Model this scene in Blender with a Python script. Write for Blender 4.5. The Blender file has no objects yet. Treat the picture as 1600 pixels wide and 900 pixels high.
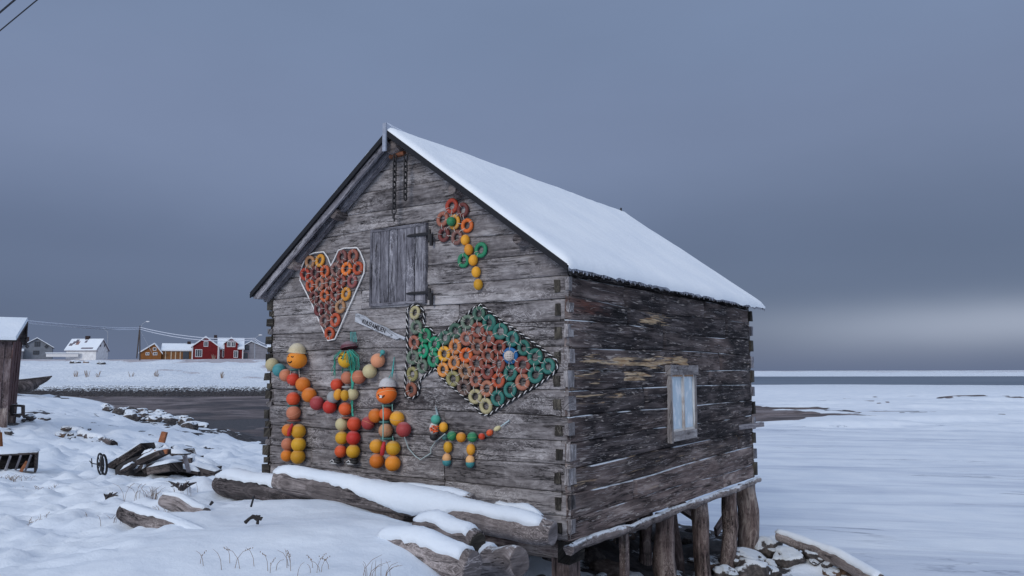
import bpy, bmesh, math, random
import numpy as np
from mathutils import Vector, Matrix, noise as mnoise
random.seed(7); rng = np.random.default_rng(5)
scene = bpy.context.scene
col = scene.collection
R = math.radians

# ------------------------------------------------------------------ camera
F, PITCH, ROLL, CZ = 1232.3, 0.1052, 0.0018, 3.2
cam = bpy.data.cameras.new('camera'); camo = bpy.data.objects.new('camera', cam); col.objects.link(camo)
cam.sensor_width = 36; cam.lens = F*36/1600; cam.clip_start = .05; cam.clip_end = 6000
CM = Matrix.Rotation(math.pi/2+PITCH, 4, 'X') @ Matrix.Rotation(-ROLL, 4, 'Z')
camo.matrix_world = Matrix.Translation((0, 0, CZ)) @ CM
scene.camera = camo
CR = CM.to_3x3(); CAM = Vector((0, 0, CZ))
# ------------------------------------------------------------------ world
scene.view_settings.view_transform = 'Standard'; scene.view_settings.look = 'None'
scene.view_settings.exposure = 0; scene.view_settings.gamma = 1
w = bpy.data.worlds.new('World'); scene.world = w; w.use_nodes = True
nt = w.node_tree; N = nt.nodes; L = nt.links; N.clear()
def wn(t, **k):
    n = N.new(t)
    for a, b in k.items(): setattr(n, a, b)
    return n
def wmath(op, a, b=None, clamp=False):
    n = wn('ShaderNodeMath', operation=op, use_clamp=clamp)
    for i, v in enumerate((a, b)):
        if v is None: continue
        if isinstance(v, (int, float)): n.inputs[i].default_value = v
        else: L.new(v, n.inputs[i])
    return n.outputs[0]
tc = wn('ShaderNodeTexCoord'); sep = wn('ShaderNodeSeparateXYZ'); L.new(tc.outputs['Generated'], sep.inputs[0])
X_, Y_, Z_ = sep.outputs
mp = wn('ShaderNodeMapping'); mp.inputs['Scale'].default_value = (1.3, 1.3, 3.2); L.new(tc.outputs['Generated'], mp.inputs[0])
cn = wn('ShaderNodeTexNoise'); cn.inputs['Scale'].default_value = 1.6; cn.inputs['Detail'].default_value = 5; cn.inputs['Roughness'].default_value = .5
L.new(mp.outputs[0], cn.inputs['Vector'])
nz = wmath('MULTIPLY', wmath('SUBTRACT', cn.outputs['Fac'], .5), .12)
zz = wmath('ADD', Z_, wmath('MULTIPLY', nz, wmath('MULTIPLY', Z_, 3.0, True)))
rp = wn('ShaderNodeValToRGB'); L.new(zz, rp.inputs[0])
cr = rp.color_ramp; cr.interpolation = 'EASE'
E_ = [(0.0, (.112, .150, .255)), (.06, (.100, .135, .232)), (.13, (.124, .162, .266)), (.27, (.192, .243, .378)), (.42, (.188, .248, .385)), (.6, (.30, .38, .55)), (1, (.60, .70, .92))]
cr.elements[0].position = 0; cr.elements[0].color = (*E_[0][1], 1); cr.elements[1].position = 1; cr.elements[1].color = (*E_[-1][1], 1)
for p, c in E_[1:-1]:
    e = cr.elements.new(p); e.color = (*c, 1)
# brighter sky behind the photographer
back = wn('ShaderNodeMapRange'); L.new(Y_, back.inputs[0]); back.inputs[1].default_value = .3; back.inputs[2].default_value = -.8
mixb = wn('ShaderNodeMix', data_type='RGBA'); L.new(wmath('MULTIPLY', back.outputs[0], .8), mixb.inputs[0]); L.new(rp.outputs[0], mixb.inputs[6]); mixb.inputs[7].default_value = (.55, .64, .82, 1)
# low bright break in the cloud over the sea to the right
az = wmath('ARCTAN2', X_, Y_)
ga = wmath('POWER', 2.718, wmath('MULTIPLY', wmath('POWER', wmath('DIVIDE', wmath('SUBTRACT', az, .60), .29), 2), -1))
zz2 = wmath('ADD', Z_, wmath('MULTIPLY', nz, .35))
ge = wmath('POWER', 2.718, wmath('MULTIPLY', wmath('POWER', wmath('DIVIDE', wmath('SUBTRACT', zz2, .050), .030), 2), -1))
gl = wmath('MULTIPLY', wmath('MULTIPLY', ga, ge), .215)
# darker bank of cloud to the right at mid height
ga2 = wmath('POWER', 2.718, wmath('MULTIPLY', wmath('POWER', wmath('DIVIDE', wmath('SUBTRACT', az, .45), .35), 2), -1))
ge2 = wmath('POWER', 2.718, wmath('MULTIPLY', wmath('POWER', wmath('DIVIDE', wmath('SUBTRACT', Z_, .2), .14), 2), -1))
dk = wmath('SUBTRACT', 1, wmath('MULTIPLY', wmath('MULTIPLY', ga2, ge2), .14))
cn2 = wn('ShaderNodeTexNoise'); cn2.inputs['Scale'].default_value = 2.2; cn2.inputs['Detail'].default_value = 6; L.new(mp.outputs[0], cn2.inputs['Vector'])
dk = wmath('MULTIPLY', dk, wmath('ADD', .90, wmath('MULTIPLY', cn2.outputs['Fac'], .20)))
vm = wn('ShaderNodeVectorMath', operation='SCALE'); L.new(mixb.outputs[2], vm.inputs[0]); L.new(dk, vm.inputs['Scale'])
va = wn('ShaderNodeVectorMath', operation='ADD'); L.new(vm.outputs[0], va.inputs[0])
gc = wn('ShaderNodeVectorMath', operation='SCALE'); gc.inputs[0].default_value = (.98, 1.04, 1.16); L.new(gl, gc.inputs['Scale']); L.new(gc.outputs[0], va.inputs[1])
sky = wn('ShaderNodeTexSky'); sky.sky_type = 'NISHITA'; sky.sun_disc = False; sky.sun_elevation = R(24); sky.sun_rotation = R(208)
b1 = wn('ShaderNodeBackground'); L.new(va.outputs[0], b1.inputs[0]); b1.inputs[1].default_value = 1.0
b2 = wn('ShaderNodeBackground'); L.new(sky.outputs[0], b2.inputs[0]); b2.inputs[1].default_value = .1
ms = wn('ShaderNodeMixShader'); ms.inputs[0].default_value = .06; L.new(b1.outputs[0], ms.inputs[1]); L.new(b2.outputs[0], ms.inputs[2])
wo = wn('ShaderNodeOutputWorld'); L.new(ms.outputs[0], wo.inputs[0])
# ------------------------------------------------------------------ sun (veiled by cloud)
sl = bpy.data.lights.new('sun', 'SUN'); sl.energy = 1.2; sl.angle = R(25); sl.color = (1, .96, .92)
so = bpy.data.objects.new('sun', sl); col.objects.link(so)
_el, _rot = R(24), R(208)
sd = Vector((math.sin(_rot)*math.cos(_el), math.cos(_rot)*math.cos(_el), math.sin(_el)))
so.rotation_euler = sd.to_track_quat('Z', 'Y').to_euler(); so.location = (-10, -10, 30)

# ================================================================== helpers
def ray(px, py):
    return (CR @ Vector(((px-800)/F, (450-py)/F, -1))).normalized()
def P(px, py, D):
    d = ray(px, py); return CAM + d*(D/d.y)
TH = 0.9665; CX, CY, CZB = 0.5889, 8.3798, 3.2-1.7587
W_, L_, H_, RH, HR = 4.8613, 6.0499, 2.8, 1.7719, .115
OG, OE, OB = .2412, .1511, .3529
a_ = Vector((math.cos(TH), math.sin(TH), 0)); b_ = Vector((-math.sin(TH), math.cos(TH), 0)); C0 = Vector((CX, CY, CZB))
SM = Matrix.Translation(C0) @ Matrix.Rotation(TH, 4, 'Z'); SMI = SM.inverted()
def G(px, py, off=0.):      # point on the gable wall, off metres in front of it, in the shed's own frame
    d = ray(px, py); n = -a_; p0 = C0+n*off
    t = (p0-CAM).dot(n)/d.dot(n); return SMI @ (CAM+d*t)
def S(px, py, off=0.):      # same on the long side wall
    d = ray(px, py); n = -b_; p0 = C0+n*off
    t = (p0-CAM).dot(n)/d.dot(n); return SMI @ (CAM+d*t)
def mpp(pl):                # metres per photo pixel at a local point
    return (SM @ pl).y/F/math.cos(PITCH)*1.0

def hash3(ix, iy, s):
    h = (ix.astype(np.int64)*374761393+iy.astype(np.int64)*668265263+s*1442695041) & 0xffffffff
    h = ((h ^ (h >> 13))*1274126177) & 0xffffffff
    return ((h ^ (h >> 16)) & 0xffff)/65535.
def vnoise(x, y, s=0):
    ix, iy = np.floor(x), np.floor(y); fx, fy = x-ix, y-iy
    fx = fx*fx*fx*(fx*(fx*6-15)+10); fy = fy*fy*fy*(fy*(fy*6-15)+10)
    a = hash3(ix, iy, s); b = hash3(ix+1, iy, s); c = hash3(ix, iy+1, s); d = hash3(ix+1, iy+1, s)
    return (a*(1-fx)+b*fx)*(1-fy)+(c*(1-fx)+d*fx)*fy - .5
def fbm(x, y, o=4, s=0):
    r = 0; am = 1
    for i in range(o):
        r = r+am*vnoise(x*2**i+i*7.3, y*2**i-i*3.1, s+i); am *= .5
    return r
def sst(x, a, b):
    t = np.clip((x-a)/(b-a), 0, 1); return t*t*(3-2*t)
def n3(v, s=1., sd=0): return mnoise.noise(Vector((v[0]*s+sd*13.1, v[1]*s-sd*7.7, v[2]*s+sd*3.3)))

# ---- node material helpers
class M_:
    def __init__(s, name):
        s.m = bpy.data.materials.new(name); s.m.use_nodes = True; s.t = s.m.node_tree; s.N = s.t.nodes; s.L = s.t.links
        s.b = s.N['Principled BSDF']
    def n(s, t, **k):
        n = s.N.new(t)
        for a, b in k.items(): setattr(n, a, b)
        return n
    def put(s, sock, v):
        if isinstance(v, bpy.types.NodeSocket): s.L.new(v, sock)
        elif isinstance(v, tuple) and len(v) == 3 and sock.type == 'RGBA': sock.default_value = (*v, 1)
        else: sock.default_value = v
    def math(s, op, a, b=0., clamp=False):
        n = s.n('ShaderNodeMath', operation=op, use_clamp=clamp); s.put(n.inputs[0], a); s.put(n.inputs[1], b); return n.outputs[0]
    def noise(s, vec, scale=1., det=4, rough=.5, dist=0., dim='3D'):
        n = s.n('ShaderNodeTexNoise', noise_dimensions=dim); s.put(n.inputs['Vector'], vec)
        n.inputs['Scale'].default_value = scale; n.inputs['Detail'].default_value = det
        n.inputs['Roughness'].default_value = rough; n.inputs['Distortion'].default_value = dist; return n.outputs['Fac']
    def map(s, vec, sc=(1, 1, 1), loc=(0, 0, 0), rot=0.):
        n = s.n('ShaderNodeMapping');
        if rot: rr_ = s.n('ShaderNodeMapping'); s.put(rr_.inputs[0], vec); rr_.inputs['Rotation'].default_value = (0, 0, rot); vec = rr_.outputs[0]
        s.put(n.inputs[0], vec); n.inputs['Scale'].default_value = sc; n.inputs['Location'].default_value = loc; return n.outputs[0]
    def ramp(s, f, els):
        n = s.n('ShaderNodeValToRGB'); s.put(n.inputs[0], f); c = n.color_ramp
        c.elements[0].position = els[0][0]; c.elements[0].color = (*els[0][1], 1)
        c.elements[1].position = els[-1][0]; c.elements[1].color = (*els[-1][1], 1)
        for p, q in els[1:-1]: c.elements.new(p).color = (*q, 1)
        return n.outputs[0]
    def rng(s, f, a, b, c=0., d=1.):
        n = s.n('ShaderNodeMapRange'); s.put(n.inputs[0], f)
        for i, v in enumerate((a, b, c, d)): n.inputs[i+1].default_value = v
        return n.outputs[0]
    def mix(s, f, a, b, bt='MIX'):
        n = s.n('ShaderNodeMix', data_type='RGBA', blend_type=bt); s.put(n.inputs[0], f); s.put(n.inputs[6], a); s.put(n.inputs[7], b); return n.outputs[2]
    def attr(s, name):
        n = s.n('ShaderNodeAttribute', attribute_name=name); return n.outputs['Vector']
    def sep(s, v):
        n = s.n('ShaderNodeSeparateXYZ'); s.put(n.inputs[0], v); return n.outputs
    def obj(s): return s.n('ShaderNodeTexCoord').outputs['Object']
    def rnd(s): return s.n('ShaderNodeObjectInfo').outputs['Random']
    def pos(s): return s.n('ShaderNodeNewGeometry').outputs['Position']
    def nrm(s): return s.n('ShaderNodeNewGeometry').outputs['Normal']
    def bump(s, h, st=.5, d=.01, nrm=None):
        n = s.n('ShaderNodeBump'); s.put(n.inputs['Height'], h); n.inputs['Strength'].default_value = st; n.inputs['Distance'].default_value = d
        if nrm: s.L.new(nrm, n.inputs['Normal'])
        return n.outputs[0]
    def out(s, colr, rough=.8, nrm=None, spec=.3):
        s.put(s.b.inputs['Base Color'], colr); s.put(s.b.inputs['Roughness'], rough); s.b.inputs['Specular IOR Level'].default_value = spec
        if nrm: s.L.new(nrm, s.b.inputs['Normal'])
        return s.m
SNOW = (.78, .835, .89)

def mat_wood(name, dark, mid, light, frost=.0, side=False, crack=1., contrast=1., streak=1., spots=.0):
    m = M_(name); uv = m.attr('luv'); u, v, i = m.sep(uv)
    cmb = m.n('ShaderNodeCombineXYZ'); m.L.new(m.math('ADD', u, m.math('MULTIPLY', i, 37.)), cmb.inputs[0]); m.L.new(v, cmb.inputs[1]); m.L.new(m.math('MULTIPLY', i, 11.), cmb.inputs[2])
    c = cmb.outputs[0]
    g1 = m.noise(m.map(c, (1.2, 9, 1)), 1, 6, .66, .8)
    g2 = m.noise(m.map(c, (3, 38, 1)), 1, 4, .62, .5)
    g3 = m.noise(m.map(c, (.9, 15, 3)), 1, 5, .60, 1.3)
    blot = m.noise(m.map(c, (1.7, 15, 1) if side else (4.2, 8, 1)), 1, 6, .72, .7 if side else 1.5)
    big = m.noise(m.map(c, (.9, 3, 1)), 1, 3, .5)
    f = m.math('ADD', m.math('MULTIPLY', g1, .42*streak), m.math('MULTIPLY', g2, .20))
    f = m.math('ADD', f, m.math('MULTIPLY', blot, .36)); f = m.math('ADD', f, m.math('MULTIPLY', big, .30))
    f = m.math('ADD', m.math('MULTIPLY', m.math('SUBTRACT', f, .64), 2.1*contrast), .5)
    f = m.math('ADD', f, m.math('MULTIPLY', m.math('SUBTRACT', m.math('FRACT', m.math('MULTIPLY', i, 7.13)), .5), .16))
    base = m.ramp(f, [(.22, dark), (.5, mid), (.80, light)])
    # thin pale checks and frost scribbles
    sc = m.noise(m.map(c, (2.2, 17, 2) if side else (5, 12, 2), (3, 1, 0)), 1, 5, .7, .9 if side else 2.0)
    scr = m.rng(m.math('ABSOLUTE', m.math('SUBTRACT', sc, .52)), .0, .03, 1, 0)
    gate = m.rng(m.noise(m.map(c, (1.3, 4, 1), (9, 2, 4)), 1, 3), .46, .62)
    scr = m.math('MULTIPLY', scr, gate)
    base = m.mix(m.math('MULTIPLY', scr, .22 if side else .60), base, tuple(min(1, x*1.6+.06) for x in light))
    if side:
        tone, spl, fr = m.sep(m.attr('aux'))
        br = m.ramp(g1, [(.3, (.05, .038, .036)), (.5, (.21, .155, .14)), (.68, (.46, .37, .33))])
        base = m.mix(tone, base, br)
        sp = m.noise(m.map(c, (1.6, 22, 2), (5, 5, 0)), 1, 5, .6, .6)
        sp2 = m.rng(m.math('ADD', sp, m.math('MULTIPLY', spl, .34)), .72, .80)
        sp2 = m.math('MULTIPLY', sp2, m.rng(spl, .05, .3))
        base = m.mix(sp2, base, m.ramp(g2, [(.35, (.30, .17, .085)), (.6, (.62, .47, .30))]))
        # sparse pale splinters anywhere
        ss = m.rng(m.noise(m.map(c, (3.5, 26, 2), (1, 8, 0)), 1, 4, .62, .5), .62, .66)
        base = m.mix(m.math('MULTIPLY', ss, .75), base, (.50, .43, .38))
        ll = m.noise(m.map(c, (.8, 18, 2), (4, 3, 0)), 1, 4, .55, .4); base = m.mix(m.rng(m.math('ABSOLUTE', m.math('SUBTRACT', ll, .56)), 0, .010, .7, 0), base, (.50, .46, .45))
        red = m.math('SUBTRACT', 0., spl); base = m.mix(m.math('MULTIPLY', red, m.rng(g1, .4, .6), True), base, (.17, .052, .03))
    # dark checks running with the grain
    ck = m.rng(m.math('ABSOLUTE', m.math('SUBTRACT', g3, .5)), 0, .017, 1, 0)
    ckg = m.rng(m.noise(m.map(c, (2, 5, 1), (2, 7, 4)), 1, 2), .47, .58)
    ck = m.math('MULTIPLY', ck, m.math('MULTIPLY', ckg, crack), True)
    base = m.mix(m.math('MULTIPLY', ck, .85), base, (.012, .011, .013))
    vo = m.n('ShaderNodeTexVoronoi'); m.put(vo.inputs['Vector'], m.map(c, (1.3, 6.5, 1))); vo.inputs['Scale'].default_value = 1
    kn = m.rng(vo.outputs['Distance'], .05, .11, 1, 0)
    base = m.mix(m.math('MULTIPLY', kn, .75), base, (.03, .024, .024))
    h = m.math('ADD', m.math('MULTIPLY', g1, .9), m.math('MULTIPLY', g2, .7)); h = m.math('SUBTRACT', h, m.math('MULTIPLY', ck, 1.3)); h = m.math('ADD', h, m.math('MULTIPLY', blot, .5))
    if side or frost:
        ff = m.sep(m.attr('aux'))[2]
        fm = m.math('MULTIPLY', m.rng(m.math('ADD', ff, m.math('MULTIPLY', m.math('SUBTRACT', blot, .5), 1.3)), .45, .7), .9)
        base = m.mix(fm, base, SNOW)
    if frost:
        nzv = m.sep(m.nrm())[2]
        fz = m.rng(m.math('ADD', nzv, m.math('MULTIPLY', m.math('SUBTRACT', blot, .5), 1.6)), 1.05-frost, 1.3-frost)
        base = m.mix(fz, base, SNOW)
    return m.out(base, .85, m.bump(h, .9, .016), .2)

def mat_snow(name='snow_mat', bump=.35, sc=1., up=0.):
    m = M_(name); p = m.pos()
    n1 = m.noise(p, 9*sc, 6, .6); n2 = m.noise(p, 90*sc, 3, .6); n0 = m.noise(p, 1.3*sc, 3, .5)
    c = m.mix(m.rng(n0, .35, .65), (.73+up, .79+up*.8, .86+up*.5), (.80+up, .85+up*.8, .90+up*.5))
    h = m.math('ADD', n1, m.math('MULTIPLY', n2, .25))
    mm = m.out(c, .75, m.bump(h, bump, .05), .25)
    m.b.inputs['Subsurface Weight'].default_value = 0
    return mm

def mat_plain(name, c, rough=.6, var=.15, frost=0., metal=0., scale=20, spec=.4):
    m = M_(name); o = m.obj(); n = m.noise(o, scale, 5, .6)
    b = m.mix(m.rng(n, .3, .7), tuple(x*(1-var) for x in c), tuple(min(1, x*(1+var)) for x in c))
    if frost:
        nzv = m.sep(m.nrm())[2]
        fz = m.rng(m.math('ADD', nzv, m.math('MULTIPLY', m.math('SUBTRACT', m.noise(m.pos(), 30, 5, .7), .5), .9)), 1.25-frost, 1.6-frost)
        b = m.mix(m.math('MULTIPLY', fz, .85), b, SNOW)
    r = m.out(b, rough, m.bump(n, .25, .004), spec); m.b.inputs['Metallic'].default_value = metal; return r
_pc = {}
def paint(c, frost=.55):
    """weathered coloured plastic float"""
    k = (c, frost)
    if k in _pc: return _pc[k]
    m = M_('float_plastic'); o = m.obj(); rn = m.rnd()
    cmb = m.n('ShaderNodeVectorMath', operation='ADD'); m.L.new(o, cmb.inputs[0]); m.L.new(rn, cmb.inputs[1])
    n = m.noise(cmb.outputs[0], 14, 6, .65); n2 = m.noise(cmb.outputs[0], 60, 4, .6)
    fade = tuple(x*.75+.06 for x in c)
    b = m.mix(m.math('MULTIPLY', m.rng(n, .45, .75), .55), c, fade)
    b = m.mix(m.math('MULTIPLY', m.rng(n2, .54, .66), .5), b, tuple(x*.35+.01 for x in c))
    n4 = m.noise(cmb.outputs[0], 5, 5, .7, 1.5); b = m.mix(m.math('MULTIPLY', m.rng(n4, .55, .68), .4), b, tuple(min(1, x*.6+.12) for x in c))
    hs = m.n('ShaderNodeHueSaturation'); m.L.new(b, hs.inputs['Color']); m.put(hs.inputs['Value'], m.rng(rn, 0, 1, .86, 1.1)); m.put(hs.inputs['Hue'], m.rng(rn, 0, 1, .493, .507))
    b = hs.outputs[0]
    if frost:
        nzv = m.sep(m.nrm())[2]
        fz = m.rng(m.math('ADD', nzv, m.math('MULTIPLY', m.math('SUBTRACT', n2, .5), .5)), 1.15-frost, 1.55-frost)
        b = m.mix(m.math('MULTIPLY', fz, .20), b, SNOW)
    r = m.out(b, .55, m.bump(n2, .2, .004), .35); _pc[k] = r; return r

# ---- mesh builder
class MB:
    def __init__(s): s.v = []; s.f = []; s.u = []; s.a = []; s.sm = []
    def add(s, vs, fs, luv=None, aux=None, smooth=False, idv=None):
        o = len(s.v); vs = [tuple(v) for v in vs]
        if luv is None:
            A = np.array(vs); ext = A.max(0)-A.min(0); k = int(ext.argmax()); oth = [j for j in range(3) if j != k]
            i = random.random() if idv is None else idv
            luv = [(q[k], q[oth[0]]+q[oth[1]], i) for q in A]
        s.v += vs; s.f += [tuple(o+i for i in f) for f in fs]; s.u += list(luv)
        s.a += list(aux) if aux is not None else [(0, 0, 0)]*len(vs); s.sm += [smooth]*len(fs)
    def box(s, c, sz, mat=None, jit=0., bev=0.):
        x, y, z = (q/2 for q in sz); c = Vector(c)
        loc = [Vector((i*x, j*y, k*z)) for i in (-1, 1) for j in (-1, 1) for k in (-1, 1)]
        if jit: loc = [q+Vector((random.uniform(-jit, jit) for _ in range(3))) for q in loc]
        ext = list(sz); kk = ext.index(max(ext)); oth = [j for j in range(3) if j != kk]; i_ = random.random()
        luv = [(q[kk], q[oth[0]]+q[oth[1]], i_) for q in loc]
        if mat is not None: loc = [mat @ q for q in loc]
        s.add([q+c for q in loc], [(0, 1, 3, 2), (4, 6, 7, 5), (0, 4, 5, 1), (2, 3, 7, 6), (0, 2, 6, 4), (1, 5, 7, 3)], luv)
    def tube(s, pts, rad, seg=8, cap=True, wob=0., wf=3., smooth=True, closed=False, sd=0, squash=None, auxf=None):
        pts = [Vector(p) for p in pts]; n = len(pts)
        rad = rad if isinstance(rad, (list, tuple)) else [rad]*n
        vs, fs, luv, aux = [], [], [], []; L0 = 0; up = Vector((0, 0, 1)); i_ = random.random(); pn = None
        for k, p in enumerate(pts):
            if closed: t = pts[(k+1) % n]-pts[k-1]
            else: t = pts[min(k+1, n-1)]-pts[max(k-1, 0)]
            t.normalize()
            if pn is None:
                pn = t.orthogonal() if abs(t.z) > .99 else up.cross(t)
            x = (pn-t*pn.dot(t)).normalized(); pn = x; y = t.cross(x)
            if k: L0 += (pts[k]-pts[k-1]).length
            for j in range(seg):
                an = 2*math.pi*j/seg; r = rad[k]
                dr = x*math.cos(an)+y*math.sin(an)
                if wob: r *= 1+wob*n3((p.x+dr.x*.3, p.y+dr.y*.3, p.z+dr.z*.3), wf, sd)
                if squash: r2 = dr*r; r2.z *= squash; q = p+r2
                else: q = p+dr*r
                vs.append(q); luv.append((L0, (min(j, seg-j)*2)*math.pi/seg*rad[k], i_)); aux.append(auxf(q, dr) if auxf else (0, 0, 0))
        m = n if closed else n-1
        for k in range(m):
            for j in range(seg):
                a = k*seg+j; b = k*seg+(j+1) % seg; c = ((k+1) % n)*seg+(j+1) % seg; d = ((k+1) % n)*seg+j; fs.append((a, b, c, d))
        if cap and not closed:
            capd = []
            for e, base in ((0, 0), (-1, (n-1)*seg)):
                ring = vs[base:base+seg]; rl = rad[e]*.6
                cl = [(.3*rad[e]*math.cos(2*math.pi*j/seg), .5*rad[e]*math.sin(2*math.pi*j/seg), i_+.5) for j in range(seg)]
                inner = [pts[e].lerp(q_, .9)+(pts[e]-pts[1 if e == 0 else -2]).normalized()*rad[e]*.05 for q_ in ring]
                capd.append((ring+inner+[pts[e]+(pts[e]-pts[1 if e == 0 else -2]).normalized()*rad[e]*.05], [(j, (j+1) % seg, seg+(j+1) % seg, seg+j) for j in range(seg)]+[(2*seg, seg+j, seg+(j+1) % seg) for j in range(seg)], cl+cl+[(0, 0, i_+.5)]))
            for a_1, b_1, c_1 in capd: s.add(a_1, b_1, c_1, None, False)
        s.add(vs, fs, luv, aux, smooth)
    def sphere(s, c, r, seg=24, rings=16, rot=None, zmin=-1., f=None):
        c = Vector(c); r = Vector(r) if not isinstance(r, (int, float)) else Vector((r, r, r)); vs, fs = [], []
        for i in range(rings+1):
            ph = math.pi*i/rings
            zc = math.cos(ph)
            if zc < zmin: zc = zmin; sp = math.sqrt(max(0, 1-zmin*zmin))
            else: sp = math.sin(ph)
            for j in range(seg):
                an = 2*math.pi*j/seg; q = Vector((sp*math.cos(an)*r.x, sp*math.sin(an)*r.y, zc*r.z))
                if f: q = f(q)
                if rot: q = rot @ q
                vs.append(c+q)
        for i in range(rings):
            for j in range(seg): fs.append((i*seg+j, (i+1)*seg+j, (i+1)*seg+(j+1) % seg, i*seg+(j+1) % seg))
        s.add(vs, fs, [(v.x, v.z+v.y, 0) for v in vs], None, True)
    def torus(s, c, R1, r2, axis, seg=24, sg2=10, sc=1.):
        c = Vector(c); ax = Vector(axis).normalized(); x = ax.orthogonal().normalized(); y = ax.cross(x); vs, fs = [], []
        for i in range(seg):
            a = 2*math.pi*i/seg; d = x*math.cos(a)+y*math.sin(a)
            for j in range(sg2):
                b = 2*math.pi*j/sg2; vs.append(c+d*(R1+r2*math.cos(b))+ax*(r2*sc*math.sin(b)))
        for i in range(seg):
            for j in range(sg2): fs.append((i*sg2+j, ((i+1) % seg)*sg2+j, ((i+1) % seg)*sg2+(j+1) % sg2, i*sg2+(j+1) % sg2))
        s.add(vs, fs, None, None, True)
    def prism(s, poly, ax, d, luv=None):   # poly: list of Vectors, extruded by vector d
        n = len(poly); poly = [Vector(p) for p in poly]; d = Vector(d)
        s.add(poly+[p+d for p in poly], [tuple(range(n))[::-1], tuple(range(n, 2*n))]+[(i, (i+1) % n, n+(i+1) % n, n+i) for i in range(n)], luv)
    def mesh(s, name, m):
        me = bpy.data.meshes.new(name); me.from_pydata(s.v, [], s.f); me.materials.append(m)
        a = me.attributes.new('luv', 'FLOAT_VECTOR', 'POINT'); a.data.foreach_set('vector', np.array(s.u, dtype=np.float32).ravel())
        a = me.attributes.new('aux', 'FLOAT_VECTOR', 'POINT'); a.data.foreach_set('vector', np.array(s.a, dtype=np.float32).ravel())
        me.polygons.foreach_set('use_smooth', s.sm)
        bm = bmesh.new(); bm.from_mesh(me); bmesh.ops.recalc_face_normals(bm, faces=bm.faces); bm.to_mesh(me); bm.free(); me.update(); return me
    def build(s, name, m, parent=None, loc=None):
        return link(name, s.mesh(name, m), parent, loc)
def link(name, me, parent=None, loc=None, rot=None, scale=None):
    o = bpy.data.objects.new(name, me); col.objects.link(o)
    if parent: o.parent = parent
    if loc is not None: o.location = loc
    if rot is not None: o.rotation_euler = rot
    if scale is not None: o.scale = scale
    return o
def tag(o, label=None, cat=None, group=None, kind=None):
    for k, v in (('label', label), ('category', cat), ('group', group), ('kind', kind)):
        if v: o[k] = v
    return o
def thing(name, label, cat, loc=(0, 0, 0), rz=0, group=None):
    o = bpy.data.objects.new(name, None); col.objects.link(o); o.location = loc; o.rotation_euler = (0, 0, rz); o.empty_display_size = .1
    return tag(o, label, cat, group)

# ================================================================== ground
ctrl = np.array([
(0,0,1.6),(-3,0,1.6),(3,0,1.3),(-8,0,1.7),(8,0,-.2),(0,-10,1.6),(-10,-10,1.7),(10,-10,-.3),(-2,4.5,1.64),(0,4.5,1.58),(-4,5,1.66),(-7,6,1.72),(2,4,.8),(3.5,6,.2),
(1.2,6.4,.35),(-4.6,7.2,1.66),(-3.5,6.8,1.68),(-2,6.3,1.74),(-1.2,6.4,1.86),(-1,5.6,1.72),(-.75,6.25,1.76),(-1.1,6.9,1.93),(-.85,6.68,1.88),(-.62,6.52,1.74),(-.2,5.6,1.45),(-.35,6.1,1.50),(-3,8.3,1.76),(-2,7.5,1.86),(-1.2,7.5,1.86),(-.85,7.5,1.87),(-.62,7.32,1.78),(-.5,6.9,1.60),(-.3,7.6,1.40),(.3,7.3,.85),(.6,8.2,.62),
(-1,9.0,1.55),(-2.2,8.8,1.74),(-3.4,11,1.60),(-2,9.9,1.65),(-4.4,10.3,1.66),(-3.4,9.6,1.66),(2.3,11,.25),(2.8,11.3,.22),(3.4,12.3,.16),(1.2,9.4,.42),(0,12,1.0),(-1.5,13,1.3),(4,13.4,.36),(2.3,15,.4),(2.2,9,.3),
(4.6,11,.3),(5.3,12.8,.18),(5.6,10.5,.04),(5.6,12.3,.04),(5.3,14.6,.04),(3,17.5,.02),(1,20,0),(-2,18,.7),(-5,28,0),(-5,15,1.3),(-8,20,1.0),(-7,26,.5),(-11,36,0),
(-12,15,1.65),(-15.4,24,1.6),(-18,30,1.6),(-13,32,.75),(-24,42,1.9),(-19,36,1.2),(-17.5,44,.05),(-21,46,.4),(-30,60,0),(-34,52,1.5),(-64,110,0),(-70,90,1.5),(-40,40,2),
(-10,25,.77),(-12.5,22,1.3),(-9.5,17,1.35),(-6.5,11.5,1.62),(-8,9,1.70),(-9,6,1.75),(-30,20,2.2),(-30,0,2.2),(-90,60,3),
(8,10,-.6),(8,16,-.6),(5,20,-.5),(-1,30,-.5),(-7,42,-.5),(-14,55,-.5),(-25,72,-.5),(-58,125,-.5),(30,0,-2),(30,30,-2),(0,60,-2),(12,-10,-1)], dtype=float)
def _rbf():
    p = ctrl[:, :2]; n = len(p); d = np.linalg.norm(p[:, None]-p[None], axis=2)
    A = np.zeros((n+3, n+3)); A[:n, :n] = -d+np.eye(n)*.02; A[:n, n] = 1; A[n, :n] = 1; A[:n, n+1:] = p/50; A[n+1:, :n] = p.T/50
    return np.linalg.solve(A, np.concatenate([ctrl[:, 2], [0, 0, 0]]))
WT = _rbf()
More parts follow.
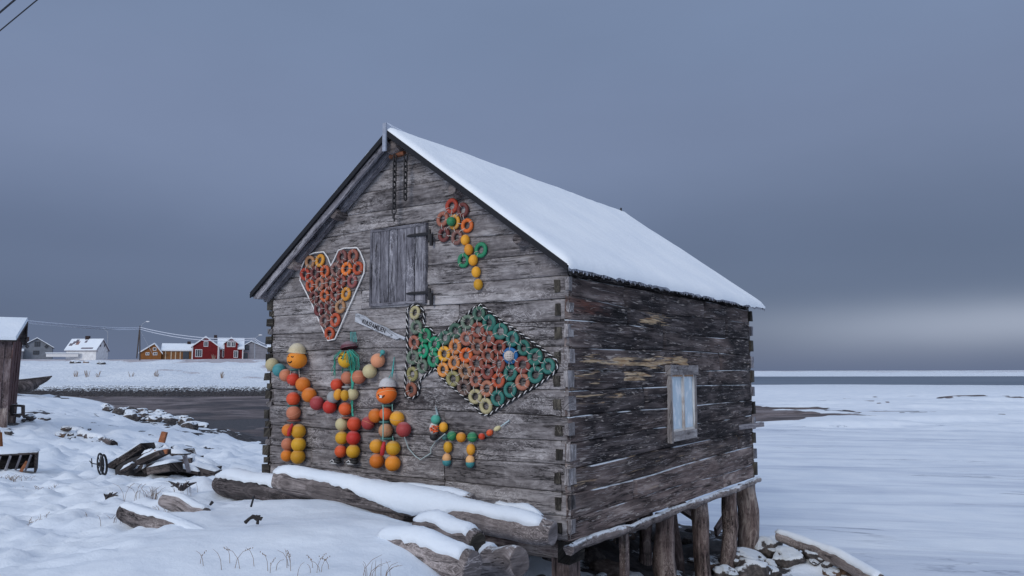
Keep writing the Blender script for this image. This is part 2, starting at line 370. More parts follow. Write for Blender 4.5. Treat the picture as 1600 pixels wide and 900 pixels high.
def hmap(x, y, detail=True):
    x = np.asarray(x, float); y = np.asarray(y, float); z = np.full(x.shape, WT[-3])+WT[-2]*x/50+WT[-1]*y/50
    for (cx, cy, _), wt in zip(ctrl, WT[:-3]): z -= wt*np.sqrt((x-cx)**2+(y-cy)**2+.15)
    z -= sst(np.hypot(x+5, y-20), 120, 220)*3*(y > 0)
    near = z.copy()
    r = np.hypot(x, y-5)
    if detail:
        lump = fbm(x*.9, y*.9, 4, 3)*.10*np.clip(1.2-r/60, .15, 1)
        left = sst(-x, 2.2, 4.5)*sst(y, 5.8, 6.6)*(1-sst(y, 13, 26))
        lump += np.abs(fbm(x*2.6, y*2.6, 4, 9))*.22*left - .05*left
        mid = sst(y, 13, 16)*sst(-x, 4, 8)*(1-sst(y, 45, 60)); lump += (np.abs(fbm(x*.8, y*.8, 4, 21))*.30+np.abs(fbm(x*2.2, y*1.6, 4, 24))*.28-.08)*mid
        rb = sst(x, .2, 1.5)*sst(y, 6.5, 8); lump += fbm(x*2.2, y*2.2, 4, 15)*.13*rb
        z = z+lump*sst(z, -.05, .2)
    ice = fbm(x*.02, y*.10, 4, 40)*.06*sst(np.abs(y), 20, 60) + .03*fbm(x*.25, y*.9, 3, 44)
    rough = sst(y, 38, 48)*(1-sst(y, 84, 95))*sst(x+(y-45)*-.3, 9, 20)
    ice = ice*sst(x, -8, 8)
    ice = ice + rough*np.clip(fbm(x*.10, y*.34, 6, 60)+.05, -.06, .35)*.95
    bar = sst(y+fbm(x*.03, y*0, 3, 5)*12, 80, 100)*(1-sst(y+fbm(x*.02, 0*y, 3, 8)*20, 128, 140))*sst(x, -5, 12)
    ice = ice + bar*(.75+.25*fbm(x*.02, y*.05, 3, 77)) - .9*sst(y, 134, 145)*sst(x, -12, 0)
    hill = sst(y+fbm(x*.03, y*.0, 3, 2)*8, 118, 212)**1.15*6.6*(1-sst(x, -20, 40))
    hill = hill+(fbm(x*.05, y*.09, 6, 30)*1.5+np.abs(fbm(x*.25, y*.3, 4, 33))*.5)*sst(hill, .2, 2)*(1-sst(hill, 5.4, 6.5))
    far = sst(y, 470, 520)*(.9+2.8*sst(x, 120, 420)+.9*fbm(x*.006, y*.004, 3, 91))*sst(x, 20, 150)
    o = np.maximum(ice, 0*ice-.9)+hill*(y > 60)+far
    # soft maximum of the near bank and the flats
    k = .05; hh = np.clip(.5+.5*(z-o)/k, 0, 1)
    return o*(1-hh)+z*hh+k*hh*(1-hh)
def hz(x, y): return float(hmap(np.array([x]), np.array([y]))[0])

def axis(n0, n1, k, neg, posi):
    t0 = -math.asinh(neg/k); t1 = math.asinh(posi/k); return np.sinh(np.linspace(t0, t1, n0))*k
gx = axis(860, 0, 3.2, 1500, 1500)-1.0; gy = axis(960, 0, 3.6, 60, 2600)+7.5
XX, YY = np.meshgrid(gx, gy); ZZ = hmap(XX, YY)
# cover masks: r = tidal mud and painted shadow lines on the ice, g = stones breaking through, b = dry grass showing
wob = fbm(XX*.05, YY*.11, 4, 70)*14
front = np.where(XX < -4, 0, np.interp(XX, [-4, 15, 40], [30, 52, 60]))
backd = np.interp(XX, [-60, 0, 15, 26, 34], [120, 120, 80, 70, 40])
mud_shade = sst(YY+wob*.35, front-2, front+3)*(1-sst(YY+wob, backd-6, backd+3))*(1-sst(ZZ, .06, .16))*sst(YY, 20, 28)*(1-sst(XX, 25, 33))
pat = fbm(XX*.07, YY*.2, 4, 81)
mud_shade = mud_shade*(1-sst(pat, .75, .9)*.8)
mud_shade = np.maximum(mud_shade, sst(fbm(XX*.03, YY*.35, 3, 63), .36, .42)*sst(YY, 44, 58)*(1-sst(YY, 84, 92))*sst(XX, 10, 16)*.8)  # shadow lines between ice ridges, painted in as dark streaks
st = (sst(YY+wob*.3, 104, 112)*(1-sst(YY+wob*.3, 132, 142))*(1-sst(XX, 0, 20)))*1.0
st = np.maximum(st, sst(fbm(XX*.5, YY*.6, 4, 22), .12, .35)*(1-sst(ZZ, .55, 1.1))*sst(YY, 24, 32)*(1-sst(YY, 56, 75))*(XX < -4))
st = np.maximum(st, sst(fbm(XX*.35, YY*.22, 4, 26)+.25, .05, .3)*(1-sst(ZZ, .25, .75))*(XX < -7)*sst(YY, 24, 30)*(1-sst(YY, 50, 60))*(XX < -4))
st = np.maximum(st, sst(XX, .2, 1.1)*(1-sst(XX+.25*(YY-12)+fbm(XX, YY, 3, 31), 4.0, 5.2))*sst(YY, 6.6, 8)*(1-sst(YY, 16, 19))*.8)
gr = sst(fbm(XX*.06, YY*.09, 4, 51), -.15, .3)*sst(ZZ, 1.2, 2.5)*sst(YY, 130, 160)
mud_shade = np.maximum(mud_shade, sst(XX, 8, 12)*(1-sst(XX+fbm(XX*.3, YY*.2, 3, 14)*4, 19, 24))*sst(YY+fbm(XX*.3, YY*0, 3, 15)*4, 49, 51)*(1-sst(YY+(XX-18)*.5+fbm(XX*.2, YY*0, 3, 16)*6, 66, 74))*1.3)
crk_shade = np.abs(fbm(XX*.045+3, YY*.22, 4, 64)); mud_shade = np.maximum(mud_shade, (1-sst(crk_shade, .010, .04))*sst(YY, 36, 44)*(1-sst(YY, 82, 96))*sst(XX, 9, 14)*sst(fbm(XX*.04, YY*.1, 3, 66), -.02, .12)*1.1)  # ice cracks and ridge shadows painted as thin dark lines
st = np.maximum(st, sst(fbm(XX*.5, YY*.4, 4, 28), .28, .42)*sst(YY, 15, 19)*(1-sst(YY, 40, 46))*(XX < -5)*.8)
gr = np.maximum(gr, sst(ZZ, 5.2, 6.2)*.75*sst(YY, 185, 200))
me = bpy.data.meshes.new('snow_ground'); nx, ny = len(gx), len(gy)
me.vertices.add(nx*ny); me.vertices.foreach_set('co', np.stack([XX, YY, ZZ], -1).astype(np.float32).ravel())
idx = np.arange(nx*ny).reshape(ny, nx); q = np.stack([idx[:-1, :-1], idx[:-1, 1:], idx[1:, 1:], idx[1:, :-1]], -1).reshape(-1, 4)
me.loops.add(q.size); me.loops.foreach_set('vertex_index', q.ravel().astype(np.int32)); me.polygons.add(len(q)); me.polygons.foreach_set('loop_start', (np.arange(len(q))*4).astype(np.int32))
me.polygons.foreach_set('use_smooth', np.ones(len(q), bool)); me.update(calc_edges=True)
at_ = me.attributes.new('cover', 'FLOAT_VECTOR', 'POINT'); at_.data.foreach_set('vector', np.stack([mud_shade, st, gr], -1).astype(np.float32).ravel())
m = M_('ground_cover'); p = m.pos(); mu, stn, gss = m.sep(m.attr('cover'))
n0 = m.noise(p, 1.1, 4, .5); n1 = m.noise(p, 8, 6, .6); n2 = m.noise(p, 80, 3, .6)
sn = m.mix(m.rng(n0, .35, .65), (.73, .79, .86), (.80, .85, .90))
streak = m.noise(m.map(p, (.07, .55, 1), rot=.22), 1, 8, .66, .8)
flat = m.rng(m.sep(p)[2], .10, .05); flat = m.math('MULTIPLY', flat, m.rng(m.sep(p)[1], 60, 100, 1, .3))
sn = m.mix(m.math('MULTIPLY', flat, m.rng(streak, .48, .68, 0, .7)), sn, (.42, .48, .60))
ln_ = m.noise(m.map(p, (.05, .42, 1), (7, 3, 0), .26), 1, 7, .60, 1.)
lg_ = m.rng(m.noise(m.map(p, (.10, .25, 1), (1, 9, 0)), 1, 3), .50, .62)
sn = m.mix(m.math('MULTIPLY', m.math('MULTIPLY', flat, lg_), m.rng(m.math('ABSOLUTE', m.math('SUBTRACT', ln_, .5)), 0, .010, .8, 0)), sn, (.20, .23, .30))
mud_shade_col = m.ramp(m.noise(m.map(p, (.16, .13, 1)), 1, 8, .74, .6), [(.40, (.03, .023, .022)), (.50, (.105, .078, .070)), (.60, (.22, .18, .175))])
mud_shade_fac = m.rng(m.math('ADD', mu, m.math('MULTIPLY', m.math('SUBTRACT', m.noise(m.map(p, (.3, 1.6, 1)), 1, 5, .6), .5), .9)), .42, .58)
c = m.mix(mud_shade_fac, sn, mud_shade_col)
vo = m.n('ShaderNodeTexVoronoi'); m.put(vo.inputs['Vector'], m.map(p, (1, .55, 1))); vo.inputs['Scale'].default_value = 3.2
dd = m.math('SUBTRACT', m.noise(p, 2.2, 6, .7), .5)
s_ = m.rng(m.math('ADD', stn, m.math('ADD', m.math('MULTIPLY', dd, 1.7), m.math('MULTIPLY', vo.outputs['Distance'], -.25))), .40, .52)
c = m.mix(s_, c, m.ramp(m.noise(p, 6, 5, .7), [(.35, (.014, .014, .016)), (.6, (.07, .062, .062))]))
gsc = m.rng(m.math('ADD', m.math('MULTIPLY', gss, .70), m.math('SUBTRACT', m.noise(m.map(p, (.5, .16, 1)), 1.2, 7, .78), .5)), .30, .52)
c = m.mix(m.math('MULTIPLY', gsc, .65), c, (.36, .27, .27))
farm = m.rng(m.sep(p)[1], 95, 140); spk = m.rng(m.noise(m.map(p, (.45, .22, 1), (4, 4, 0)), 1, 6, .8), .68, .72); c = m.mix(m.math('MULTIPLY', spk, farm), c, (.05, .045, .045))
h = m.math('ADD', n1, m.math('MULTIPLY', n2, .2)); h = m.math('ADD', h, m.math('MULTIPLY', s_, .6))
fh = m.math('MULTIPLY', m.math('ADD', m.noise(m.map(p, (.35, .25, 1)), 1, 7, .72), m.math('MULTIPLY', m.noise(p, 1.6, 4, .6), .3)), farm)
gm = m.out(c, m.mix(mud_shade_fac, (.75, .75, .75), (.6, .6, .6)), m.bump(h, .35, .05, m.bump(fh, .6, 1.5)), .3)
me.materials.append(gm); ground = link('snow_ground', me); tag(ground, kind='structure')
SNM = mat_snow()
# open sea beyond the bar
mb = MB(); mb.add([(-1400, 120, -.35), (1400, 120, -.35), (1400, 2500, -.35), (-1400, 2500, -.35)], [(0, 1, 2, 3)])
m = M_('sea_water'); p = m.pos(); h = m.noise(m.map(p, (.25, .6, 1)), 1, 6, .6)
c = m.mix(m.rng(m.noise(m.map(p, (.004, .03, 1)), 1, 4), .4, .6), (.07, .10, .14), (.12, .155, .20))
seam = m.out(c, .35, m.bump(h, .3, .3), .5)
tag(mb.build('sea', seam), kind='structure')

# ================================================================== the log shed
WG = mat_wood('grey_logs', (.045, .040, .042), (.208, .190, .192), (.47, .445, .445), frost=.0, contrast=.95)
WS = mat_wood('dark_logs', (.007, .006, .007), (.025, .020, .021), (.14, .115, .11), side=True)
WP = mat_wood('plank_wood', (.06, .057, .068), (.19, .185, .21), (.42, .41, .44), crack=1.)
WO = mat_wood('post_wood', (.03, .022, .021), (.17, .125, .115), (.42, .35, .31), frost=.0, contrast=1.2)
WL = mat_wood('drift_wood', (.04, .034, .036), (.17, .145, .14), (.40, .35, .34), frost=.12)
WD = mat_wood('dark_old_wood', (.015, .013, .014), (.07, .06, .06), (.2, .17, .17), frost=.2)
IRON = mat_plain('black_iron', (.018, .017, .019), .55, .3)
FELT = mat_plain('tarred_felt', (.006, .0065, .010), .7, .3)
ENDG = mat_wood('end_grain', (.012, .011, .010), (.045, .040, .034), (.13, .115, .09))
shed = thing('log_shed', 'old grey log shed on wooden posts with a snow covered gable roof', 'shed', C0, TH)

courses = 11; ch = H_/courses
def seamz(k, u, s):      # height of the k-th joint along the wall
    if k == 0: return 0.
    return k*ch+.045*(((k*7919+int(s)*31) % 13)/13-.5)*(k < 11)+.026*vnoise(np.array([u*.45+k*3.7]), np.array([k*1.9+s]), 4)[0]*2+.012*math.sin(u*.8+k*2.3+s)
def log_wall(axis_len, ztop, splits, s, auxf, du=.045, offset=0.):
    """returns (u, depth, z) vertices of courses of hewn logs"""
    mb = MB(); nc = int(math.ceil(ztop/ch))
    ts = [0, .0, .025, .06, .12, .22, .35, .5, .65, .78, .88, .94, .975, 1., 1.]
    for k in range(nc):
        cuts = [0.]+list(splits.get(k, []))+[axis_len]
        for a0, a1 in zip(cuts[:-1], cuts[1:]):
            n = max(4, int((a1-a0)/du)); idv = random.random(); lean = random.uniform(-.006, .006); prd = random.uniform(-.006, .008); rnd = random.uniform(.006, .018)
            vs, luv, aux, fs = [], [], [], []
            us = [a0+(a1-a0)*i/n for i in range(n+1)]
            for iu, u in enumerate(us):
                ed = min(u-a0, a1-u); endr = -.015*math.exp(-ed/.02)*(0 < k)
                z0, z1 = seamz(k, u, s)+.0025, seamz(k+1, u, s)-.0025
                for it, t in enumerate(ts):
                    z = z0+(z1-z0)*t; e = min(t, 1-t)
                    d = -rnd*math.exp(-e/.03)+lean*(t-.5)*2+prd+endr
                    if it in (0, len(ts)-1): d = -.09
                    else:
                        nn = vnoise(np.array([u*2.1+idv*50, u*7+idv*20]), np.array([z*9., z*26.]), 7)
                        d += .016*nn[0]+.010*nn[1]
                    if iu in (0, n) and len(cuts) > 2 and 0 < it < len(ts)-1: d -= .02
                    vs.append((u, d, z)); luv.append((u, z, idv)); aux.append(auxf(u, z, k, t, idv))
            m_ = len(ts)
            for i in range(n):
                for j in range(m_-1): fs.append((i*m_+j, (i+1)*m_+j, (i+1)*m_+j+1, i*m_+j+1))
            mb.add(vs, fs, luv, aux, True)
    return mb
slope = RH/(W_/2); nlen = math.hypot(1, slope)
# gable: u runs along local +y, depth is -x
js = G(692, 680).y
gs = {0: [js, js+1.5], 1: [js], 2: [js, 4.0], 3: [js], 4: [js], 5: [], 6: [1.2], 7: [], 8: [3.3], 9: [1.5], 10: [3.1], 12: [2.9]}
mb = log_wall(W_, H_+HR+RH+.05, gs, 0, lambda u, z, k, t, i: (0, 0, .0))
mb.v = [(-d, u, z) for (u, d, z) in mb.v]
mb.add([(.09, 0, 0), (.09, W_, 0), (.09, W_, H_+HR), (.09, W_/2, H_+HR+RH), (.09, 0, H_+HR)], [(0, 1, 2, 3, 4)])
gme = mb.mesh('gable_wall', WG)
bm = bmesh.new(); bm.from_mesh(gme)
for sgn in (1, -1):
    co = Vector((0, W_/2, H_+HR+RH-.015)); no = Vector((0, sgn*slope, 1)).normalized()
    bmesh.ops.bisect_plane(bm, geom=bm.verts[:]+bm.edges[:]+bm.faces[:], plane_co=co, plane_no=no, clear_outer=True)
bm.to_mesh(gme); bm.free(); link('gable_wall', gme, shed)
# long side wall: u runs along local +x, depth is -y
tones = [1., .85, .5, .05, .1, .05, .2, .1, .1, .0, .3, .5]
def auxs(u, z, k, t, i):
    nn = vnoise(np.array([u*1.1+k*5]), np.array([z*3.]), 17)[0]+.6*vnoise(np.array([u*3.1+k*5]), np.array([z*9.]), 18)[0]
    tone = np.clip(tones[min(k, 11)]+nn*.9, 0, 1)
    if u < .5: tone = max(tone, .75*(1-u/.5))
    spl = 0
    if k == 7: spl = max(0, 1-abs(t-.45)/.4)*(u < 3.3)*min(1, u/.5)*.9+.15
    if k == 9: spl = max(0, 1-abs(u-2.2)/.95)*(t > .2)*.95
    if k == 6 and u > 1.3 and u < 2.2: spl = .6*(t > .4)
    if k == 6 and u < .7: spl = .5
    if k == 2: spl = .30
    if k == 5 and u < 1.4: spl = .5*(.3 < t < .8)
    if k == 8 and u < 1.2: spl = .1
    if k == 9 and u < 1.05: spl = -.8*max(0, 1-abs(u-.35)/.7)*(.25 < t < .9)
    if k == 1: spl = max(spl, .2)
    fr = 0.
    if t > .955: fr = .72+1.0*nn if k in (0, 1, 2, 3, 4, 5, 6) else .42+.9*nn
    return (tone, spl, fr)
ss = {0: [4.6], 1: [1.55], 2: [5.3], 3: [2.9], 4: [], 5: [1.9], 6: [4.1], 7: [4.6], 8: [2.5], 9: [1.45, 4.9], 10: [1.4, 4.0]}
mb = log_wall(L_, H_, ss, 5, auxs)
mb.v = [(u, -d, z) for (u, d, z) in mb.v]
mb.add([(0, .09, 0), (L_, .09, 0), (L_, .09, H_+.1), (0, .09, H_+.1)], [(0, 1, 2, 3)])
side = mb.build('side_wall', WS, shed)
mb = log_wall(L_, H_, {}, 9, lambda u, z, k, t, i: (.3, 0, 0), du=.3); mb.v = [(u, W_+d, z) for (u, d, z) in mb.v]; mb.add([(0, W_-.09, 0), (L_, W_-.09, 0), (L_, W_-.09, H_+.1), (0, W_-.09, H_+.1)], [(0, 1, 2, 3)])
mb.build('far_side_wall', WS, shed)
mb = log_wall(W_, H_+HR+RH, {}, 12, lambda u, z, k, t, i: (0, 0, 0), du=.3); mb.v = [(L_+d, u, z) for (u, d, z) in mb.v]; gme = mb.mesh('rear_gable_wall', WG)
bm = bmesh.new(); bm.from_mesh(gme)
for sgn in (1, -1):
    bmesh.ops.bisect_plane(bm, geom=bm.verts[:]+bm.edges[:]+bm.faces[:], plane_co=Vector((0, W_/2, H_+HR+RH-.015)), plane_no=Vector((0, sgn*slope, 1)).normalized(), clear_outer=True)
bm.to_mesh(gme); bm.free(); link('rear_gable_wall', gme, shed)
mb = MB(); mb.box((L_/2, W_/2, .02), (L_-.2, W_-.2, .08)); mb.build('floor_deck', WO, shed)

# interlocking log ends at the corners
def endblock(c, sz, m=ENDG, name='log_end'):
    mb = MB(); x, y, z = sz
    n = 4; vs, fs = [], []
    mb.box((0, 0, 0), sz, jit=.006)
    o = mb.build(name, m, shed, c); return o
for k in range(courses):
    z = k*ch+ch*.52+random.uniform(-.01, .01)
    hgt = ch*.5
    # side log ends in the front gable, dark blocks standing in for shadow gaps
    endblock((.012, .125+random.uniform(-.015, .015), z-.01), (.06, random.uniform(.06, .09), hgt*random.uniform(.8, 1.05)))
    # heads of the gable logs at the near corner, pale
    endblock((.045+random.uniform(-.015, .02), .006, z+ch*.05), (.10+random.uniform(-.03, .06), .05, ch*random.uniform(.4, .7)), WG)
    if k % 1 == 0:
        endblock((.04, W_+.0+random.uniform(-.02, .02), z+ch*.1), (.13, .10+random.uniform(0, .05), hgt*random.uniform(.8, 1.3)), ENDG)
        endblock((.04, W_-.02+random.uniform(-.01, .02), z-ch*.42), (.11, .10, hgt*.6), WG if k % 2 else ENDG)
        endblock((L_+.005+random.uniform(-.02, .03), .03, z), (.10, .12, ch*random.uniform(.55, .85)), WP if k % 2 else ENDG)
# near-corner post strip under the gable bottom
mb = MB(); mb.box((.10, .05, -.11), (.26, .18, .20), jit=.02); mb.build('log_end', ENDG, shed)

# sill log along the foot of the long wall, frosted
def afr(q, dr): return (0, 0, .1+.55*max(0, dr.z)+.35*n3(q, 4, 2))
mb = MB(); n = 40
pts = [(-.10+(L_+.24)*i/n, -.045+.02*math.sin(i*.5), -.055+.012*math.sin(i*.37)+.01*n3((i*.3, 0, 0))) for i in range(n+1)]
mb.tube(pts, [.056-.012*i/n+.012*n3((i*.5, 3, 1)) for i in range(n+1)], 12, wob=.42, wf=7, auxf=afr); mb.build('sill_log', mat_wood('frosted_sill', (.07, .06, .06), (.20, .165, .155), (.42, .37, .35), frost=.42), shed)
mb = MB(); mb.tube([(.1, W_*.5, -.13), (L_-.1, W_*.5, -.13)], .10, 10, wob=.2); mb.tube([(.1, W_-.15, -.13), (L_-.1, W_-.15, -.13)], .10, 10, wob=.2); mb.build('floor_beam', WO, shed)
mb = MB(); mb.tube([(.15, .1, -.13), (.15, W_-.1, -.13)], .10, 10, wob=.2); mb.build('floor_beam', WO, shed)

# posts: pixel of head, pixel of foot, width in pixels, distance of the row behind the wall face
def ploc(px, py, off): return S(px, py, -off)
posts = [(886, 852, 884, 960, 40, .15, 'sq'), (976, 820, 975, 960, 15, .02, 'sq'), (1012, 800, 1006, 905, 19, .9, ''), (1040, 785, 1041, 940, 31, .06, ''), (1053, 790, 1062, 930, 13, .45, ''),
         (1094, 772, 1097, 905, 24, .06, ''), (1137, 758, 1140, 885, 22, .05, 'bend'), (1167, 745, 1168, 838, 29, .08, '')]
for hx, hy, fx, fy, wd, off, kd in posts:
    t = ploc(hx, hy, off); t.z = -.1
    D = (SM @ t).y; r = wd/2*D/F
    b = ploc(fx, fy, off)
    bw = SM @ b; g = hz(bw.x, bw.y)-CZB-.15
    tw = Vector((t.x, t.y, t.z)); bb = Vector((t.x+(b.x-t.x)*(t.z-g)/max(.3, (t.z-b.z)), t.y, g))
    mb = MB()
    if kd == 'sq':
        c = (tw+bb)/2; mb.box(c, (r*1.5, r*1.5, (tw-bb).length+.04), jit=.008)
    else:
        n = 12; pts = []; rr = []
        for i in range(n+1):
            s_ = i/n; q = tw.lerp(bb, s_); q.x += .02*math.sin(s_*5+hx); q.y += .02*math.sin(s_*4+hx*2)
            if kd == 'bend': q.x += .12*math.sin(s_*math.pi*1.3)-.02
            pts.append(q); rr.append(r*(1+.10*math.sin(s_*7+hx)+.10*s_))
        mb.tube(pts, rr, 16, wob=.22, wf=4, sd=hx)
    mb.build('post', WO, shed)
for (x, y) in ((1.2, 1.8), (3.2, 2.0), (5.3, 1.9), (2.2, 3.4), (4.4, 3.5), (5.7, 4.5), (5.9, 3.2)):
    pw = SM @ Vector((x, y, 0)); g = hz(pw.x, pw.y)-CZB-.1; mb = MB(); mb.tube([(x+.03*math.sin(i), y, -.1+(g+.1)*i/6) for i in range(7)], .10, 12, wob=.25, wf=4); mb.build('post', WO, shed)
def beam(name, p0, p1, w_, h_, m=WO, parent=shed, jit=.004):
    p0, p1 = Vector(p0), Vector(p1); d = p1-p0; rot = d.to_track_quat('X', 'Z').to_matrix(); mb = MB(); mb.box((p0+p1)/2, (d.length, w_, h_), rot, jit); return mb.build(name, m, parent)
p0 = ploc(1158, 768, .7); p1 = ploc(1118, 832, .7); beam('brace', p0, p1, .05, .16)
p0 = ploc(1060, 788, 1.0); p1 = ploc(1100, 815, 1.0); beam('brace', p0, p1, .12, .16)
beam('beam_end', S(1150, 668, -.05)+Vector((0, 0, 0)), S(1150, 668, .0)+Vector((.55, -.25, .03)), .08, .07, WP)

# hatch door
def gq(px, py): v = G(px, py, .0); return v
hc = [gq(583, 360), gq(668, 349), gq(670, 474), gq(581, 479)]
y0 = (hc[0].y+hc[3].y)/2; y1 = (hc[1].y+hc[2].y)/2; z0 = (hc[2].z+hc[3].z)/2; z1 = (hc[0].z+hc[1].z)/2
hatch_c = Vector((0, (y0+y1)/2, (z0+z1)/2)); hw = abs(y0-y1); hh = z1-z0
mb = MB(); n = 6; bw = (hw-.06)/n
for i in range(n):
    mb.box((-.028+random.uniform(-.003, .003), y1+.03+bw*(i+.5), hatch_c.z), (.03, bw-.014, hh-.07), jit=.003)
mb.box((-.005, hatch_c.y, hatch_c.z), (.02, hw-.04, hh-.04)); hatch = mb.build('hatch_door', WP, shed)
mb = MB(); fw = .035
mb.box((-.026, y0-fw/2, hatch_c.z), (.05, fw, hh)); mb.box((-.026, y1+fw/2, hatch_c.z), (.05, fw, hh))
mb.box((-.027, hatch_c.y, z1-fw/2), (.052, hw-2*fw-.002, fw)); mb.box((-.027, hatch_c.y, z0+fw/2), (.052, hw-2*fw-.002, fw))
mb.build('frame', WP, hatch)
for (xa, ya, xb, yb) in ((636, 369, 671, 365), (635, 459, 671, 457)):
    pa, pb = G(xa, ya, .05), G(xb, yb, .06); mb = MB(); mb.tube([pa, pa.lerp(pb, .12), pb], [.008, .018, .024], 6, smooth=False)
    mb.tube([pb+Vector((0, 0, .05)), pb-Vector((0, 0, .09))], .02, 8); mb.box(pb-Vector((0, .03, .08)), (.03, .035, .14)); mb.build('hinge', IRON, hatch)
# window
wc = [S(1041, 579), S(1083, 579), S(1083, 680), S(1044, 686)]
x0 = (wc[0].x+wc[3].x)/2; x1 = (wc[1].x+wc[2].x)/2; wz1 = (wc[0].z+wc[1].z)/2; wz0 = (wc[2].z+wc[3].z)/2
ww = x1-x0; wh = wz1-wz0; wcx, wcz = (x0+x1)/2, (wz0+wz1)/2
FRM = mat_wood('window_wood', (.13, .115, .115), (.30, .275, .27), (.50, .48, .47)); WHT = mat_wood('peeling_white_paint', (.42, .34, .29), (.68, .66, .63), (.80, .80, .79))
mb = MB(); mb.box((wcx, .01, wcz), (ww-.1, .03, wh-.1)); win = mb.build('window', mat_plain('dark_inside', (.02, .02, .022)), shed)
mb = MB(); b = .05
mb.box((x0+b/2, -.025, wcz-.04), (b, .07, wh+.02), jit=.004); mb.box((x1-b/2, -.025, wcz), (b, .07, wh), jit=.004)
mb.box((wcx, -.030, wz1+.01), (ww+.06, .09, .13), jit=.005); mb.box((wcx, -.028, wz0+.03), (ww-2*b, .075, .12), jit=.003); mb.build('frame', FRM, win)
mb = MB(); ix0, ix1, iz0, iz1 = x0+b, x1-b, wz0+.09, wz1-.055; s_ = .03
mb.box((ix0+s_/2, -.03, (iz0+iz1)/2), (s_, .035, iz1-iz0)); mb.box((ix1-s_/2, -.03, (iz0+iz1)/2), (s_, .035, iz1-iz0)); mb.box((wcx, -.033, (iz0+iz1)/2), (s_*1.3, .04, iz1-iz0-.002))
mb.box((wcx-(ix1-ix0)/4, -.031, iz0+s_/2), ((ix1-ix0)/2-s_*1.7, .033, s_)); mb.box((wcx+(ix1-ix0)/4, -.031, iz0+s_/2), ((ix1-ix0)/2-s_*1.7, .033, s_))
mb.build('sash', WHT, win)
mb = MB(); mb.box((wcx, -.031, iz1-s_*.45), (ix1-ix0-2*s_, .030, s_*.9)); mb.build('sash', mat_wood('orange_bare_wood', (.25, .12, .06), (.45, .25, .14), (.6, .5, .42)), win)
m = M_('window_glass'); o = m.obj(); cu = m.noise(m.map(o, (9, 1, 5)), 1, 4); c = m.mix(m.rng(cu, .50, .62), (.50, .62, .70), (.74, .80, .84))  # pane painted pale blue for reflected sky, whiter patches for the curtain
GL = m.out(c, .25, None, .5)
for sx in (-1, 1):
    mb = MB(); mb.box((wcx+sx*(ix1-ix0)/4, -.022, (iz0+iz1)/2), ((ix1-ix0)/2-.01, .006, iz1-iz0)); mb.build('pane', GL, win)

# roof
T = H_+HR; zr = T+RH
def roofpt(x, y, up=0.):   # y local; height of roof underside plus thickness up (normal direction ~ vertical)
    return Vector((x, y, zr-slope*abs(y-W_/2)+up))
xa, xb = -OG, L_+OB; ya, yb = -OE, W_+OE
mb = MB(); thk = .055
prof = [roofpt(0, ya), roofpt(0, W_/2), roofpt(0, yb), roofpt(0, yb, thk), roofpt(0, W_/2, thk), roofpt(0, ya, thk)]
vs = [Vector((xa, p_.y, p_.z)) for p_ in prof]+[Vector((xb, p_.y, p_.z)) for p_ in prof]
mb.add(vs, [(0, 1, 4, 5), (1, 2, 3, 4), (6, 11, 10, 7), (7, 10, 9, 8), (0, 6, 7, 1), (1, 7, 8, 2), (5, 4, 10, 11), (4, 3, 9, 10), (0, 5, 11, 6), (2, 8, 9, 3)])
roof = mb.build('roof', FELT, shed)
# boards under the roof seen in the overhang
mb = MB()
for sg in (1, -1):
    for i in range(2):
        yy0 = W_/2; yy1 = W_+OE-.02 if sg > 0 else -OE+.02
        xo = xa+.03+i*.105
        mb.add([v for yq in (yy0, yy1) for v in (Vector((xo, yq, zr-slope*abs(yq-W_/2)-.012)), Vector((xo+.095, yq, zr-slope*abs(yq-W_/2)-.012+.006*i)), Vector((xo+.095, yq, zr-slope*abs(yq-W_/2)-.002)), Vector((xo, yq, zr-slope*abs(yq-W_/2)-.002)))],
               [(0, 1, 2, 3), (4, 7, 6, 5), (0, 4, 5, 1), (1, 5, 6, 2), (2, 6, 7, 3), (3, 7, 4, 0)], [(0, j*.03, i) for j in range(4)]+[(3, j*.03, i) for j in range(4)])
mb.build('soffit_board', WP, roof)
def rafter(x, wd, dep, dz, sgs=(1, -1)):
    for sg in sgs:
        y1_ = W_+OE-.10 if sg > 0 else -OE+.06
        z0_ = zr-dz; p0 = Vector((x, W_/2+sg*.02, z0_-dep/2)); p1 = Vector((x, y1_, zr-slope*abs(y1_-W_/2)-dz-dep/2))
        beam('rafter', p0, p1, wd, dep*.75, WP, roof)
rafter(-.075, .07, .15, .02, (1,)); rafter(xa+.035, .03, .10, .03, (1,))
for sg in (1, -1):
    ye = W_+OE if sg > 0 else -OE
    mb = MB(); A = [Vector((xa-.014, W_/2, zr+thk+.004)), Vector((xa-.014, ye, zr-slope*abs(ye-W_/2)+thk+.004)), Vector((xa-.014, ye, zr-slope*abs(ye-W_/2)-.015)), Vector((xa-.014, W_/2, zr-.02))]
    mb.prism(A, None, (.02, 0, 0)); mb.build('fascia', FELT, roof)
for (yq, sz) in ((W_/2+1.02, .085), (W_/2+1.85, .085), (W_/2-.98, .07), (W_/2-1.9, .07), (W_/2, .10)):
    z = zr-slope*abs(yq-W_/2)-sz*1.35; mb = MB(); mb.tube([(xa+.07, yq, z), (-.1, yq, z), (.3, yq, z), (.6, yq, z)], [sz*.85, sz, sz*.95, sz*.9], 10, wob=.25, wf=6, sd=yq); mb.build('purlin', WL, roof)
endblock((-.08, W_+.05, H_+.03), (.26, .16, .11), WP)
